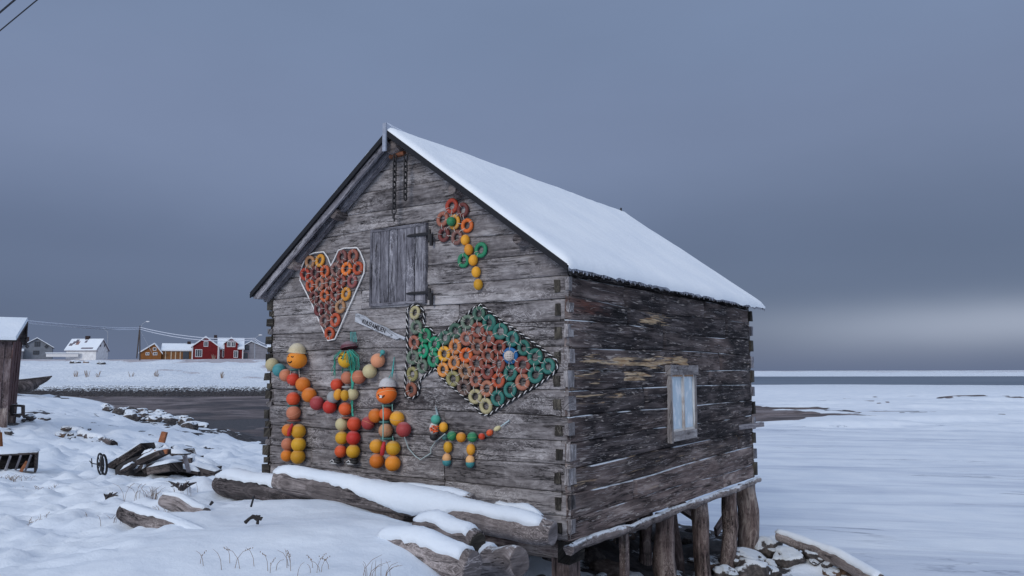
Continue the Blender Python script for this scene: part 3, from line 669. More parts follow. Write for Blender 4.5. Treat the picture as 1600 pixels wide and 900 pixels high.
# snow on the roof
mb = MB(); nxs, nys = 120, 50
for sg in (1, -1):
    vs, fs = [], []
    for i in range(nxs+1):
        x = xa-.004+(xb-xa+.008)*i/nxs
        for j in range(nys+1):
            t = j/nys; y = W_/2-sg*(W_/2+OE+.015)*t; e = min((x-xa)/.12, (xb-x)/.12, (1-t)*(W_/2)/.10, 1); e = max(0, e)
            th = .012+.055*(1-(1-e)**2.5)+(.022*fbm(np.array([x*.8]), np.array([y*1.0+sg*9]), 4, 12)[0]+.006*vnoise(np.array([x*6]), np.array([y*4]), 22)[0])*e+.014*vnoise(np.array([x*9]), np.array([y*9]), 2)[0]*(1-e)
            vs.append(roofpt(x, y, thk+max(.006, th)))
    for i in range(nxs):
        for j in range(nys): fs.append((i*(nys+1)+j, (i+1)*(nys+1)+j, (i+1)*(nys+1)+j+1, i*(nys+1)+j+1))
    o0 = len(vs)
    # skirt down to the felt
    rim = [i*(nys+1)+nys for i in range(nxs+1)]
    for k_, r_ in enumerate(rim): q = vs[r_]; vs.append(Vector((q.x, q.y, q.z-.035-.05*max(0, vnoise(np.array([q.x*11]), np.array([3.+sg]), 6)[0]+.1))))
    for k_ in range(nxs): fs.append((rim[k_], rim[k_+1], o0+k_+1, o0+k_))
    for side_i in (0, nxs):
        o1 = len(vs); rr = [side_i*(nys+1)+j for j in range(nys+1)]
        for r_ in rr: q = vs[r_]; vs.append(Vector((q.x, q.y, zr-slope*abs(q.y-W_/2)+thk-.004)))
        for k_ in range(nys): fs.append((rr[k_], rr[k_+1], o1+k_+1, o1+k_))
    mb.add(vs, fs, None, None, True)
mb.build('snow_cover', mat_snow('roof_snow_lit', .25, 1., .07), roof)  # snow colour raised above the ground's to stand in for brighter skylight
# icy dripping edge of the felt
mb = MB(); n = 200
for i in range(n):
    x = xa+(xb-xa)*(i+.5)/n; l_ = .012+.03*random.random()**2
    mb.tube([(x, -OE-.004, T-slope*OE+thk*.5), (x+random.uniform(-.01, .01), -OE-.006, T-slope*OE+thk*.2-l_)], [.012, .004], 5)
mb.build('icicle_fringe', mat_plain('rime_ice', (.32, .34, .40), .5, .8, frost=.5), roof)
# finial board, ridge cord
mb = MB(); mb.box((xa-.025, W_/2+.02, zr-.03), (.025, .055, .36)); mb.build('finial_board', mat_plain('grey_metal_strip', (.30, .33, .40), .5), roof)
mb = MB(); top = Vector((xa-.01, W_/2, zr+.15)); mb.tube([top.lerp(Vector((1.0, W_/2, zr+.10)), i/10)-Vector((0, 0, .05*math.sin(math.pi*i/10)*.6)) for i in range(11)], .006, 5); mb.tube([top, Vector((.05, W_/2-.02, zr+.07))], .004, 5); mb.build('ridge_cord', mat_plain('frosted_cord', (.75, .78, .85), .8), roof)
mb = MB(); mb.tube([(L_+OB-.25, W_/2, zr), (L_+OB-.25, W_/2, zr+.17)], .018, 6); mb.build('ridge_peg', IRON, roof)

# chains
def chain(label, px0, py0, px1, py1, hook):
    c0 = G(px0, py0, .13); c1 = G(px1, py1, .13); w0 = SM @ c0
    ch_ = thing('hanging_chain', label, 'chain', w0, TH, 'chains hanging under the ridge')
    n = int(round((c0.z-c1.z)/.068)); mb = MB()
    for i in range(n):
        z = -(i+.5)*(c0.z-c1.z)/n; pts = []
        for k in range(14):
            an = 2*math.pi*k/14; pts.append(Vector((0, math.cos(an)*.024, z+math.sin(an)*.026+(.017 if math.sin(an) > 0 else -.017))))
        if i % 2: pts = [Vector((p_.y, 0, p_.z)) for p_ in pts]
        mb.tube(pts, .010, 6, closed=True)
    mb.build('links', IRON, ch_)
    if hook:
        mb = MB(); z = -(c0.z-c1.z)-.03; mb.torus((0, 0, z), .036, .008, (1, 0, 0)); mb.build('ring', IRON, ch_)
        mb = MB(); mb.tube([(0, 0, z-.04), (0, .01, z-.08), (0, -.01, z-.11), (0, .002, z-.145)], [.012, .016, .012, .004], 8); mb.build('hook', IRON, ch_)
chain('longer rusty chain ending in a ring and hook under the gable peak', 617, 243, 616, 326, True)
chain('shorter plain chain without a hook, right one under the gable peak', 634, 243, 633.5, 312, False)
mb = MB(); c = G(621, 243, .1); mb.tube([c+Vector((0, .12, .0)), c+Vector((0, -.12, .01))], .03, 10, wob=.2); mb.build('beam_stub', mat_plain('rusty_brown', (.16, .06, .03), .8, .5), shed)

# ================================================================== ring and float art on the gable
COL = dict(tan=(.48, .24, .12), oy=(.72, .30, .035), dr=(.20, .045, .04), br=(.34, .085, .055), re=(.52, .07, .03), ro=(.66, .13, .04), sa=(.52, .20, .12), bo=(.85, .20, .03), pk=(.40, .12, .10), du=(.30, .14, .11),
           cr=(.55, .48, .26), gg=(.16, .22, .16), ol=(.36, .32, .13), rb=(.32, .11, .07), gr=(.02, .24, .11), bg=(.01, .34, .17), ye=(.80, .36, .03), orr=(.75, .28, .07), dg=(.07, .16, .11), te=(.035, .20, .16),
           bl=(.02, .17, .42), bn=(.22, .14, .11), tl=(.04, .30, .27), lg=(.06, .20, .075))
COL = {k: tuple(x*(.92 if k in ('bo', 'ye', 'orr', 'oy', 'gr', 'bg') else .80) for x in v) for k, v in COL.items()}
rings = {}
def ringmesh(c):
    if c not in rings:
        mb = MB(); mb.torus((0, 0, 0), .0675, .0245, (1, 0, 0), 32, 12, .9); rings[c] = mb.mesh('ring', paint(COL[c], .2))
    return rings[c]
CORD = mat_plain('pale_cord', (.52, .47, .42), .9, .3); TCORD = mat_plain('teal_cord', (.08, .34, .32), .8, .3); WCORD = mat_plain('white_rope', (.72, .71, .70), .9, .2)
BACKN = mat_plain('black_net', (.012, .012, .014), .95, .4)
def art(name, label, cat, items, sc, org, outline=None, ropem=None, base_off=.03, cordm=CORD, twist=False):
    """items: (x, y, colour) in enlarged-crop pixels"""
    cs = [(G(org[0]+x*sc, org[1]+y*sc, base_off), c) for x, y, c in items]
    mid = sum((p_ for p_, _ in cs), Vector())/len(cs); mid.z = min(p_.z for p_, _ in cs); mid.x = 0
    t = thing(name, label, cat, SM @ mid, TH)
    for p_, c in cs:
        s_ = random.uniform(.94, 1.06); o = link('ring', ringmesh(c), t, p_-mid, (0, random.uniform(-.12, .12), random.uniform(-.12, .12)), (1, s_*random.uniform(.95, 1.05), s_))
    mb = MB(); C = [p_-mid for p_, _ in cs]
    for i in range(len(C)):
        for j in range(i):
            d = C[i]-C[j]
            if d.length < .225 and random.random() < .85:
                m_ = (C[i]+C[j])/2; m_.x = C[i].x; d.normalize(); q = .042
                pts = [m_+d*q*math.cos(an)+Vector((-1, 0, 0))*.034*math.sin(an)+Vector((0, d.z, -d.y))*random.uniform(-.006, .006) for an in np.linspace(-.3, math.pi+.3, 9)]
                mb.tube(pts, .0042, 5)
    for i in range(len(C)):      # windings round each ring
        for an in (random.uniform(0, 6), random.uniform(0, 6)):
            d = Vector((0, math.cos(an), math.sin(an))); c = C[i]+d*.0655; tg = Vector((0, -d.z, d.y))
            pts = [c+d*.029*math.cos(b)+Vector((-.027*math.sin(b), 0, 0)) for b in np.linspace(0, 2*math.pi, 10)[:-1]]
            mb.tube(pts, .003, 5, closed=True)
    mb.build('lashing_cord', cordm, t)
    if outline:
        pl = [G(org[0]+x*sc, org[1]+y*sc, .03)-mid for x, y in outline]; n = len(pl); dense = []
        for i in range(n):
            a, b = pl[i], pl[(i+1) % n]; k = max(1, int((b-a).length/.02))
            for j in range(k): dense.append(a.lerp(b, j/k))
        if twist:
            Lc = 0; ptsA, ptsB = [], []; m1, m2 = MB(), MB()
            for i, p_ in enumerate(dense):
                Lc += (dense[i]-dense[i-1]).length if i else 0; tg = (dense[(i+1) % len(dense)]-dense[i-1]).normalized(); nn = Vector((0, -tg.z, tg.y)); ph = Lc*2*math.pi/.085
                for lst, o_ in ((ptsA, 0), (ptsB, math.pi)): lst.append(p_+nn*.0075*math.cos(ph+o_)+Vector((-1, 0, 0))*.0075*math.sin(ph+o_))
            m1.tube(ptsA, .0055, 6, closed=True); m2.tube(ptsB, .011, 6, closed=True)
            ro_ = m2.build('outline_rope', BACKN, t); m1.build('pale_strand', WCORD, ro_)
        else:
            mb = MB(); mb.tube(dense, .0095, 8, closed=True); mb.build('outline_rope', ropem, t)
        if twist:  # dark net stretched behind the rings
            mb = MB(); q = [Vector((-.005, p_.y, p_.z)) for p_ in pl]
            mb = MB()
            for i in range(0, len(dense)):
                a = dense[i]; ins = []
            for c in C:
                for an in range(6):
                    d = Vector((0, math.cos(an), math.sin(an))); 
                mb.torus((-.001, c.y, c.z), .104, .010, (1, 0, 0), 16, 5)
            mb.build('net_backing', BACKN, t)
    return t, mid
heart = [(200,222,'tan'),(270,212,'oy'),(425,185,'dr'),(503,180,'br'),(165,308,'re'),(235,298,'dr'),(305,288,'ro'),(383,275,'du'),(457,270,'bo'),(537,266,'re'),(200,387,'ro'),(268,378,'sa'),(340,370,'br'),(417,360,'br'),(497,358,'pk'),
 (228,470,'dr'),(303,460,'ro'),(378,450,'br'),(453,447,'oy'),(262,555,'dr'),(338,543,'dr'),(413,537,'tan'),(303,635,'du'),(377,630,'ro'),(338,725,'re')]
art('ring_heart', 'red and orange net float rings tied in a heart edged with white rope', 'wall art', heart, .2222, (440, 360),
    [(140,262),(175,180),(230,158),(295,150),(325,190),(347,250),(375,195),(400,140),(440,125),(530,122),(552,150),(582,225),(580,300),(500,480),(375,765),(325,775),(300,720),(215,520),(130,350)], WCORD)
fish = [(128,128,'cr'),(137,230,'gg'),(122,338,'sa'),(113,443,'gg'),(110,560,'ol'),(102,670,'rb'),(198,290,'gr'),(188,398,'bg'),(180,505,'gg'),(265,350,'bg'),(257,457,'gr'),(333,418,'ye'),(325,530,'orr'),(338,305,'dg'),(410,368,'orr'),(403,480,'orr'),(395,593,'ol'),
 (413,255,'dg'),(490,310,'sa'),(487,428,'bo'),(480,540,'tan'),(472,655,'bn'),(497,195,'gg'),(567,368,'rb'),(560,485,'br'),(555,600,'sa'),(552,718,'cr'),(578,135,'dg'),(570,250,'br'),(640,430,'br'),(637,545,'br'),(633,662,'sa'),(627,785,'cr'),
 (650,200,'te'),(645,312,'br'),(722,372,'br'),(718,490,'br'),(715,605,'re'),(710,730,'te'),(728,260,'te'),(800,432,'bl'),(800,552,'te'),(797,670,'te'),(813,313,'te'),(885,495,'br'),(885,615,'sa'),(892,375,'te'),(972,440,'te'),(975,565,'te'),(1065,505,'te')]
ft, fm = art('ring_fish', 'big fish made of green, orange and red net float rings edged with striped rope', 'wall art', fish, .2222, (620, 460),
    [(72,110),(95,82),(130,72),(170,85),(190,130),(190,215),(240,240),(262,285),(285,292),(350,250),(430,190),(490,145),(540,95),(590,72),(640,110),(730,180),(830,245),(980,350),(1120,460),(1132,505),(1100,560),(1000,630),(900,690),(800,750),(700,810),(640,850),(590,840),(550,790),(440,695),(360,630),(310,580),(270,520),(200,570),(165,600),(150,700),(110,730),(62,722),(58,600),(75,400)], None, twist=True)
# perforated ball as the fish's eye
mb = MB(); ec = G(620+790*.2222, 460+432*.2222, .07)-fm; r_ = .052
for k in range(-3, 4):
    ph = k*math.pi/8.5
    mb.torus(ec+Vector((0, 0, r_*math.sin(ph))), r_*math.cos(ph), .006, (0, 0, 1), 20, 6)
for k in range(8):
    an = k*math.pi/8; mb.torus(ec, r_, .006, (math.cos(an), math.sin(an), 0), 24, 6)
eye = mb.build('eye_ball', mat_plain('pale_plastic', (.62, .55, .50), .6), ft); mb = MB(); mb.sphere(ec, r_-.006, 16, 10); mb.build('inner_ball', mat_plain('dark_hollow', (.03, .03, .035)), eye)

fl = [(230,160,'re'),(317,190,'dr'),(350,312,'bo'),(270,405,'du'),(168,383,'dr'),(158,262,'sa'),(250,285,'oy'),(457,503,'gr'),(322,585,'gr')]
flt, flm = art('ring_flower', 'flower of red float rings with a stem of yellow oval floats', 'wall art', fl, .2, (660, 290))
def ball(parent, mid, px, py, r, c, off=None, name='float', rx=1., rz_=1., band=None, frost=.55, rot=0., knot=False):
    """float of radius r photo pixels (rx, rz_: stretch) centred on a photo pixel, touching the wall"""
    g = G(px, py, .1); s_ = (SM @ g).y/F*r; off = s_*max(rx, .8) if off is None else off
    p_ = G(px, py, off)-mid; key = ('b', c)
    if key not in rings:
        mb = MB(); mb.sphere((0, 0, 0), 1., 28, 18); rings[key] = mb.mesh('float', paint(COLB[c], frost))
    o = link(name, rings[key], parent, p_, (rot, random.uniform(-.3, .3), random.uniform(-3, 3) if rx == 1 else 0), (s_*rx, s_*rx, s_*rz_) if rx == 1 or rot == 0 else (s_*rx, s_*rx, s_*rz_))
    if band:
        bk = ('band', band)
        if bk not in rings: mb = MB(); mb.torus((0, 0, 0), .975, .045, (0, 0, 1), 32, 8); rings[bk] = mb.mesh('band', paint(COLB[band], .2))
        bo = link('band', rings[bk], o, (0, 0, 0), (random.uniform(-.4, .4)+.15, .1, 0))
    return o, p_, s_
COLB = dict(dorange=(.82, .13, .012), cream=(.58, .50, .28), teal=(.05, .26, .27), salmon=(.62, .22, .11), redor=(.72, .085, .02), orange=(.80, .24, .015), yelor=(.80, .34, .02), yellow=(.72, .38, .015), rasp=(.38, .045, .055), red=(.60, .035, .02), grey=(.36, .38, .38),
            peach=(.70, .27, .15), white=(.68, .66, .62), dteal=(.05, .16, .15), maroon=(.13, .025, .035), green=(.03, .25, .11), lgreen=(.25, .45, .15), brown=(.25, .09, .06), black=(.015, .015, .017), yold=(.62, .42, .05), mint=(.07, .38, .28), tan=(.62, .34, .17), hcream=(.62, .52, .33), hwhite=(.55, .52, .52), lpeach=(.80, .42, .18))
ball(flt, flm, 660+225*.2, 290+280*.2, 7.5, 'green', .085, name='green_float')
for x, y, c in ((335, 425, 'yelor'), (362, 500, 'yelor'), (397, 583, 'yelor'), (420, 675, 'yelor'), (436, 772, 'yellow')): ball(flt, flm, 660+x*.2, 290+y*.2, 7.4, c, name='oval_float', rz_=1.22)

# ---- figures
def onfloat(px, py, cw, rad, q_=.86):
    d = ray(px, py); S_ = Matrix.Diagonal((1, 1, 1/q_)); o_ = S_ @ (CAM-cw); e = S_ @ d; A = e.dot(e); B = o_.dot(e); C = o_.dot(o_)-rad*rad
    t = (-B-math.sqrt(max(0, B*B-A*C)))/A; return CAM+d*(t-.003)
def strokes(name, parent, mid, centre, rad, segs, m, w_=.0045, q_=.86):
    """lines drawn on a float: photo pixels projected on to its surface"""
    mb = MB(); cw = SM @ (centre+mid)
    for seg in segs:
        pts = []
        for px, py in seg:
            pts.append(SMI @ onfloat(px, py, cw, rad, q_)-mid)
        mb.tube(pts, w_, 6)
    return mb.build(name, m, parent)
def disc(parent, mid, px, py, r, c, name='rubber_disc', th=.012):
    g = G(px, py, .07); s_ = (SM @ g).y/F*r; mb = MB(); mb.torus((0, 0, 0), s_-.012, .017, (0, 0, 1), 24, 8, .8); mb.sphere((0, 0, 0), (s_-.012, s_-.012, .010), 20, 8)
    mb.build(name, paint(COLB[c], .3), parent, g-mid)
def figure(name, label, cat, org, sc, base):
    mid = G(*base, 0); mid.x = 0
    return thing(name, label, cat, SM @ mid, TH, 'people made of fishing floats'), mid
SC = .2443
INK = mat_plain('black_marker', (.02, .012, .01), .6); STRAP = mat_plain('red_strap', (.50, .03, .035), .7, .2)
def hat(parent, mid, px, py, rpx, c, tilt=(0, 0, 0), hgt=.85, brim=1.15, name='hat'):
    g = G(px, py, .11); s_ = (SM @ g).y/F*rpx
    mb = MB(); mb.sphere((0, 0, 0), (s_, s_, s_*hgt), 28, 20, zmin=0., f=None)
    mb.torus((0, 0, .0), s_*(brim+.92)/2, s_*(brim-.92)/2, (0, 0, 1), 32, 6, .25)
    o = mb.build(name, paint(COLB[c], .8), parent, g-mid); o.rotation_euler = tilt; return o
# left figure
f1, m1 = figure('float_man', 'float figure with orange smiling head and cream hat, leftmost of the three', 'figure', 0, 0, (463, 722))
o1 = (400, 520)
q = lambda x, y: (o1[0]+x*SC, o1[1]+y*SC)
_, hp, hr_ = ball(f1, m1, *q(262, 172), 15.5, 'orange', name='head', rz_=.86)
for x, y, r, c, bd in ((238,297,10,'redor',None),(238,422,10.5,'redor',None),(240,512,11,'salmon','peach')): ball(f1, m1, *q(x, y), r, c, name='body_float', band=bd)
for x, y, r, c in ((103,203,10.2,'cream'),(148,238,10.2,'teal'),(190,272,9.8,'salmon')): ball(f1, m1, *q(x, y), r, c, name='arm_float')
for x, y, r, c in ((300,330,11.4,'orange'),(340,398,11.4,'orange'),(390,450,11,'rasp')): ball(f1, m1, *q(x, y), r, c, name='arm_float')
for x, y, r, c in ((205,622,9.6,'orange'),(272,630,11.2,'yellow'),(202,712,9.6,'salmon'),(272,714,11.2,'yellow'),(197,785,9.2,'orange'),(268,792,11.2,'yellow')): ball(f1, m1, *q(x, y), r, c, name='leg_float')
for x, y, r, c in ((250,236,8,'dteal'),(230,347,6.5,'grey'),(238,468,9,'dteal'),(242,560,10,'brown')): disc(f1, m1, *q(x, y), r, c)
hat(f1, m1, *q(262, 126), 13.5, 'hcream', (.12, 0, 0), 1.1, 1.18)
strokes('face', f1, m1, hp, hr_, [[q(225, 152), q(232, 155), q(240, 153)], [q(205, 185), q(212, 192), q(222, 189), q(228, 181)], [q(206, 150), q(208, 152)], [q(208, 187), q(216, 191), q(224, 186)]], INK, .0075)
mb = MB(); mb.tube([G(*q(232, 585), .16)-m1, G(*q(215, 622), .22)-m1, G(*q(208, 655), .20)-m1], [.015, .028, .02], 8); mb.build('strap', STRAP, f1)
mb = MB(); mb.tube([G(*q(225, 235), .12)-m1, G(*q(212, 300), .17)-m1, G(*q(215, 345), .13)-m1], .004, 5); mb.tube([G(*q(275, 235), .12)-m1, G(*q(278, 285), .12)-m1], .004, 5); mb.build('string', CORD, f1)
# middle figure
f2, m2 = figure('float_woman', 'float figure with yellow head, maroon cap and green net hair, middle of the three', 'figure', 0, 0, (543, 722))
o2 = (500, 520); q = lambda x, y: (o2[0]+x*SC, o2[1]+y*SC)
_, hp, hr_ = ball(f2, m2, *q(165, 170), 12.2, 'yellow', name='head', rz_=1.08)
for x, y, r, c, bd in ((175,287,10,'salmon',None),(208,393,9.3,'cream',None),(162,487,10.3,'redor',None)): ball(f2, m2, *q(x, y), r, c, name='body_float', band=bd)
for x, y, r, c in ((115,395,6.7,'yelor'),(158,400,6.5,'yellow')): ball(f2, m2, *q(x, y), r, c, .17, name='oval_float', rz_=1.32)
for x, y, r, c, bd in ((248,283,10.8,'salmon','peach'),(318,246,11.2,'cream',None),(370,177,11.2,'peach',None),(108,332,9.8,'redor',None),(85,412,9.8,'grey',None),(62,473,10.7,'red',None)): ball(f2, m2, *q(x, y), r, c, name='arm_float', band=bd)
for x, y, r, c in ((140,585,10.2,'cream'),(218,583,10.9,'redor'),(140,672,10.2,'yellow'),(213,672,11,'red'),(133,758,9.6,'redor'),(212,758,10.7,'yellow')): ball(f2, m2, *q(x, y), r, c, name='leg_float')
for x, y, r, c in ((180,237,7,'dteal'),(175,347,8,'grey'),(175,543,8.5,'brown')): disc(f2, m2, *q(x, y), r, c)
hat(f2, m2, *q(184, 98), 13, 'maroon', (-.22, 0, 0), .85, 1.12, name='cap')
strokes('face', f2, m2, hp, hr_, [[q(120, 157), q(128, 147), q(142, 148), q(146, 158), q(134, 166)], [q(158, 130), q(168, 124), q(178, 130)]], INK, .0075, 1.08)
NETH = mat_plain('green_net', (.05, .34, .25), .8, .4)
mb = MB()
for i in range(58):
    x0_ = random.uniform(105, 235); off = .22*random.random()+.03; xx = x0_+(x0_-170)*.25
    if 112 < x0_ < 178 and random.random() < .9: continue
    le = random.uniform(190, 275) if x0_ > 180 else random.uniform(220, 350); y0_ = random.uniform(108, 122)
    pts = [G(*q(x0_*.55+170*.45, y0_), .20), G(*q(xx+random.uniform(-3, 3), y0_+40), .19+.04*random.random()), G(*q(xx+random.uniform(-6, 6), (y0_+le)/2+20), .10), G(*q(xx+(random.uniform(-22, 2) if x0_ < 140 else random.uniform(-4, 5)), le), .05+.05*random.random())]
    mb.tube([p_-m2 for p_ in pts], .0042, 5)
for i in range(6): mb.tube([G(*q(205+random.uniform(-8, 10), 240+j*42), .10+.03*math.sin(j))-m2 for j in range(8)], .005, 5)
mb.build('net_hair', NETH, f2)
mb = MB()
for i in range(5): mb.tube([G(*q(195+i*8, -5), .03)-m2, G(*q(198+i*9, 60), .09)-m2], .005, 5)
mb.build('hanging_net', TCORD, f2)
mb = MB(); mb.sphere(G(*q(400, 125), .08)-m2, .032, 10, 8); mb.tube([G(*q(400, 125), .08)-m2, G(*q(385, 150), .14)-m2], .01, 6); mb.build('knot', TCORD, f2)
for x, y in ((100, 822), (205, 826)):
    g = G(*q(x, y), .08)-m2; mb = MB(); mb.sphere(g, (.06, .10, .035), 20, 10); mb.sphere(g+Vector((0, -.045, .03)), (.045, .04, .03), 14, 8); s_ = mb.build('shoe', paint(COLB['black'], .2), f2)
    mb = MB(); mb.torus(g-Vector((0, 0, .018)), .055, .012, (0, 0, 1), 18, 6, 1.); mb.tube([g+Vector((-.06, .04, .0)), g+Vector((-.055, .0, .025)), g+Vector((-.06, -.03, .0))], .009, 6); mb.build('shoe_sole', mat_plain('dirty_white', (.5, .5, .5), .7), s_)
# right figure
f3, m3 = figure('float_child', 'float figure with orange buck-toothed head and white cap, rightmost and smallest of the three', 'figure', 0, 0, (602, 734))
_, hp, hr_ = ball(f3, m3, *q(425, 395), 16.0, 'dorange', name='head', rz_=.86, band='lpeach')
for x, y, r, c, bd in ((420,518,10,'redor',None),(420,625,11,'tan','peach')): ball(f3, m3, *q(x, y), r, c, name='body_float', band=bd)
for x, y, r, c, bd in ((355,530,11,'orange',None),(308,577,10.4,'rasp','salmon'),(493,548,11.4,'yelor','tan'),(535,618,11.8,'rasp',None)): ball(f3, m3, *q(x, y), r, c, name='arm_float', band=bd)
for x, y, r, c, bd in ((362,725,10.8,'yelor',None),(467,738,11.4,'yellow','yold'),(363,820,11.2,'orange',None),(465,835,12,'orange',None)): ball(f3, m3, *q(x, y), r, c, name='leg_float', band=bd)
for x, y, r, c in ((430,465,9,'dteal'),(415,570,8.5,'dteal'),(430,675,10.5,'dteal')): disc(f3, m3, *q(x, y), r, c)
hat(f3, m3, *q(432, 343), 13.5, 'hwhite', (0, 0, 0), 1.05, 1.06, name='cap')
strokes('face', f3, m3, hp, hr_, [[q(376, 356), q(390, 352), q(400, 357)], [q(408, 352), q(420, 352)], [q(372, 396), q(385, 410), q(400, 412), q(412, 400)]], INK, .0075)
mb = MB(); g = SMI @ onfloat(*q(389, 408), SM @ (hp+m3), hr_)-m3; mb.box(g, (.012, .034, .032)); mb.box(g+Vector((-.007, 0, 0)), (.004, .003, .033)); mb.build('teeth', mat_plain('white_teeth', (.8, .8, .76), .5), f3)
mb = MB(); mb.tube([G(*q(460, 285), .14)-m3, G(*q(466, 240), .06)-m3, G(*q(475, 155), .02)-m3], [.006, .013, .005], 6); mb.tube([G(*q(440, 290), .16)-m3, G(*q(466, 240), .06)-m3], .005, 5); mb.build('hanging_cord', TCORD, f3)
mb = MB(); mb.tube([G(*q(403, 460), .20)-m3, G(*q(405, 560), .235)-m3, G(*q(402, 690), .20)-m3], .007, 6); mb.tube([G(*q(462, 455), .12)-m3, G(*q(463, 500), .13)-m3], .005, 6); mb.tube([G(*q(465, 660), .12)-m3, G(*q(468, 690), .12)-m3], .005, 6); mb.build('string', mat_plain('mint_cord', (.22, .45, .40), .8), f3)
mb = MB(); mb.tube([G(*q(410, 702), .15)-m3, G(*q(402, 740), .20)-m3, G(*q(396, 778), .17)-m3], [.02, .028, .026], 8); mb.build('strap', STRAP, f3)
# dog
dg, md = figure('float_dog', 'small dog made of green and yellow floats with a red tail', 'figure', 0, 0, (715, 730)); dg['group'] = 'people made of fishing floats'; del dg['group']
SD = .1556; q = lambda x, y: (640+x*SD, 620+y*SD)
ball(dg, md, *q(262, 228), 7.6, 'mint', name='ear_float'); ball(dg, md, *q(340, 305), 7.0, 'yelor', name='neck_float', rz_=1.15)
ball(dg, md, *q(245, 318), 7.4, 'white', name='snout_float', rz_=1.3, band='redor'); ball(dg, md, *q(242, 405), 6.2, 'black', .09, name='snout_tip', rz_=.9)
mb = MB()
for i in range(26):
    g = G(*q(247+random.uniform(-32, 32), 325+random.uniform(-35, 35)), .125)-md; mb.box(g, (.03, random.uniform(.008, .02), random.uniform(.006, .014)), jit=.003)
mb.build('red_speckle', paint(COLB['redor'], .2), dg)
ball(dg, md, *q(355, 405), 5.0, 'dteal', name='neck_float')
for x, y, r, c, bd in ((425,392,7.5,'green','lgreen'),(518,407,7.9,'yelor',None),(630,405,8,'green','lgreen')): ball(dg, md, *q(x, y), r, c, name='body_float', band=bd)
for x, y, r, c, rz2 in ((725,398,5.2,'redor',1.2),(805,360,5.0,'redor',1.25)): ball(dg, md, *q(x, y), r, c, name='tail_float', rz_=rz2, rot=-1.2, band='peach')
ball(dg, md, *q(880, 318), 3.8, 'cream', name='tail_float', rz_=1.6, rot=-1.05)
for x, y, c in ((385,505,'yellow'),(615,528,'yelor')): ball(dg, md, *q(x, y), 7.0, c, name='leg_float', rz_=1.3)
for x, y in ((373,630),(608,648)):
    ball(dg, md, *q(x, y-12), 6.9, 'lpeach', name='foot_float', rz_=1.15); ball(dg, md, *q(x, y+22), 6.9, 'teal', name='foot_float', rz_=1.0)
mb = MB(); mb.tube([G(*q(915, 298), .06)-md, G(*q(1000, 240), .03)-md, G(*q(1003, 232), .03)-md, G(*q(985, 245), .03)-md, G(*q(918, 292), .05)-md], .006, 5); mb.tube([G(*q(272, 185), .06)-md, G(*q(262, 85), .02)-md, G(*q(285, 180), .05)-md], .008, 5); mb.build('cord_loop', mat_plain('pale_blue_cord', (.42, .52, .55), .8), dg)
lt = MB(); lp = [(632, 683), (638, 700), (648, 712), (640+110*SD, 620+632*SD), (640+215*SD, 620+565*SD), (640+212*SD, 620+520*SD), (640+262*SD, 620+450*SD), (640+355*SD, 620+372*SD)]
o0 = G(*lp[0], .12); lt.tube([G(*p_, .12 if i < 1 else (.04 if i < 7 else .1))-o0 for i, p_ in enumerate(lp)], .007, 6)
o = lt.build('leash_cord', mat_plain('mint_cord2', (.42, .50, .50), .8), None, SM @ o0); o.rotation_euler = (0, 0, TH); tag(o, 'pale zigzag cord leading from the smallest float figure to the float dog', 'cord')

# sign
sgp = [(527,583),(547,585),(600,606),(640,640),(740,680),(790,715),(876,752),(868,771),(838,756),(822,764),(808,767),(700,722),(600,676),(524,642)]
g = [G(440+x*.2222, 360+y*.2222, .02) for x, y in sgp]; mid = sum(g, Vector())/len(g); mid.x = 0
sg_ = thing('name_sign', 'pale weathered board hand-lettered KULEFAMILIEN', 'sign', SM @ mid, TH)
mb = MB(); pp = [p_-mid for p_ in g]; dx = pp[9]-pp[0]; dx.normalize()
mb.prism(pp, None, (-.02, 0, 0), [((p_.dot(dx)), (p_-dx*p_.dot(dx)).length*(1 if p_.z > 0 else -1), .3) for p_ in pp]*2)
mb.build('board', mat_wood('pale_board', (.34, .35, .38), (.52, .54, .58), (.68, .70, .75), crack=.5, contrast=.6), sg_)
fc = bpy.data.curves.new('lettering', 'FONT'); fc.body = 'KULEFAMILIEN'; fc.size = .105; fc.extrude = .001; fc.offset = .0002
fo = bpy.data.objects.new('tmp', fc); col.objects.link(fo); bpy.context.view_layer.update()
dgp = bpy.context.evaluated_depsgraph_get(); tm = bpy.data.meshes.new_from_object(fo.evaluated_get(dgp)); bpy.data.objects.remove(fo); tm.name = 'lettering'
tm.materials.clear(); tm.materials.append(mat_plain('dark_ink', (.025, .02, .025), .8))
xs = [v.co.x for v in tm.vertices]; wid = max(xs)
ta, tb = G(440+563*.2222, 360+650*.2222, .045)-mid, G(440+725*.2222, 360+722*.2222, .045)-mid; ta2 = G(440+563*.2222, 360+618*.2222, .045)-mid
ax = (tb-ta); Lw = ax.length; ax.normalize(); upv = Vector((-1, 0, 0)).cross(ax)*-1
if upv.z < 0: upv = -upv
hgt = 1.05*(ta2-ta).dot(upv)/(.105*.7)
MX = Matrix((ax*Lw/wid, upv*hgt, Vector((-1, 0, 0)))).transposed().to_4x4(); MX.translation = ta+upv*.0
tm.transform(MX); link('lettering', tm, sg_)

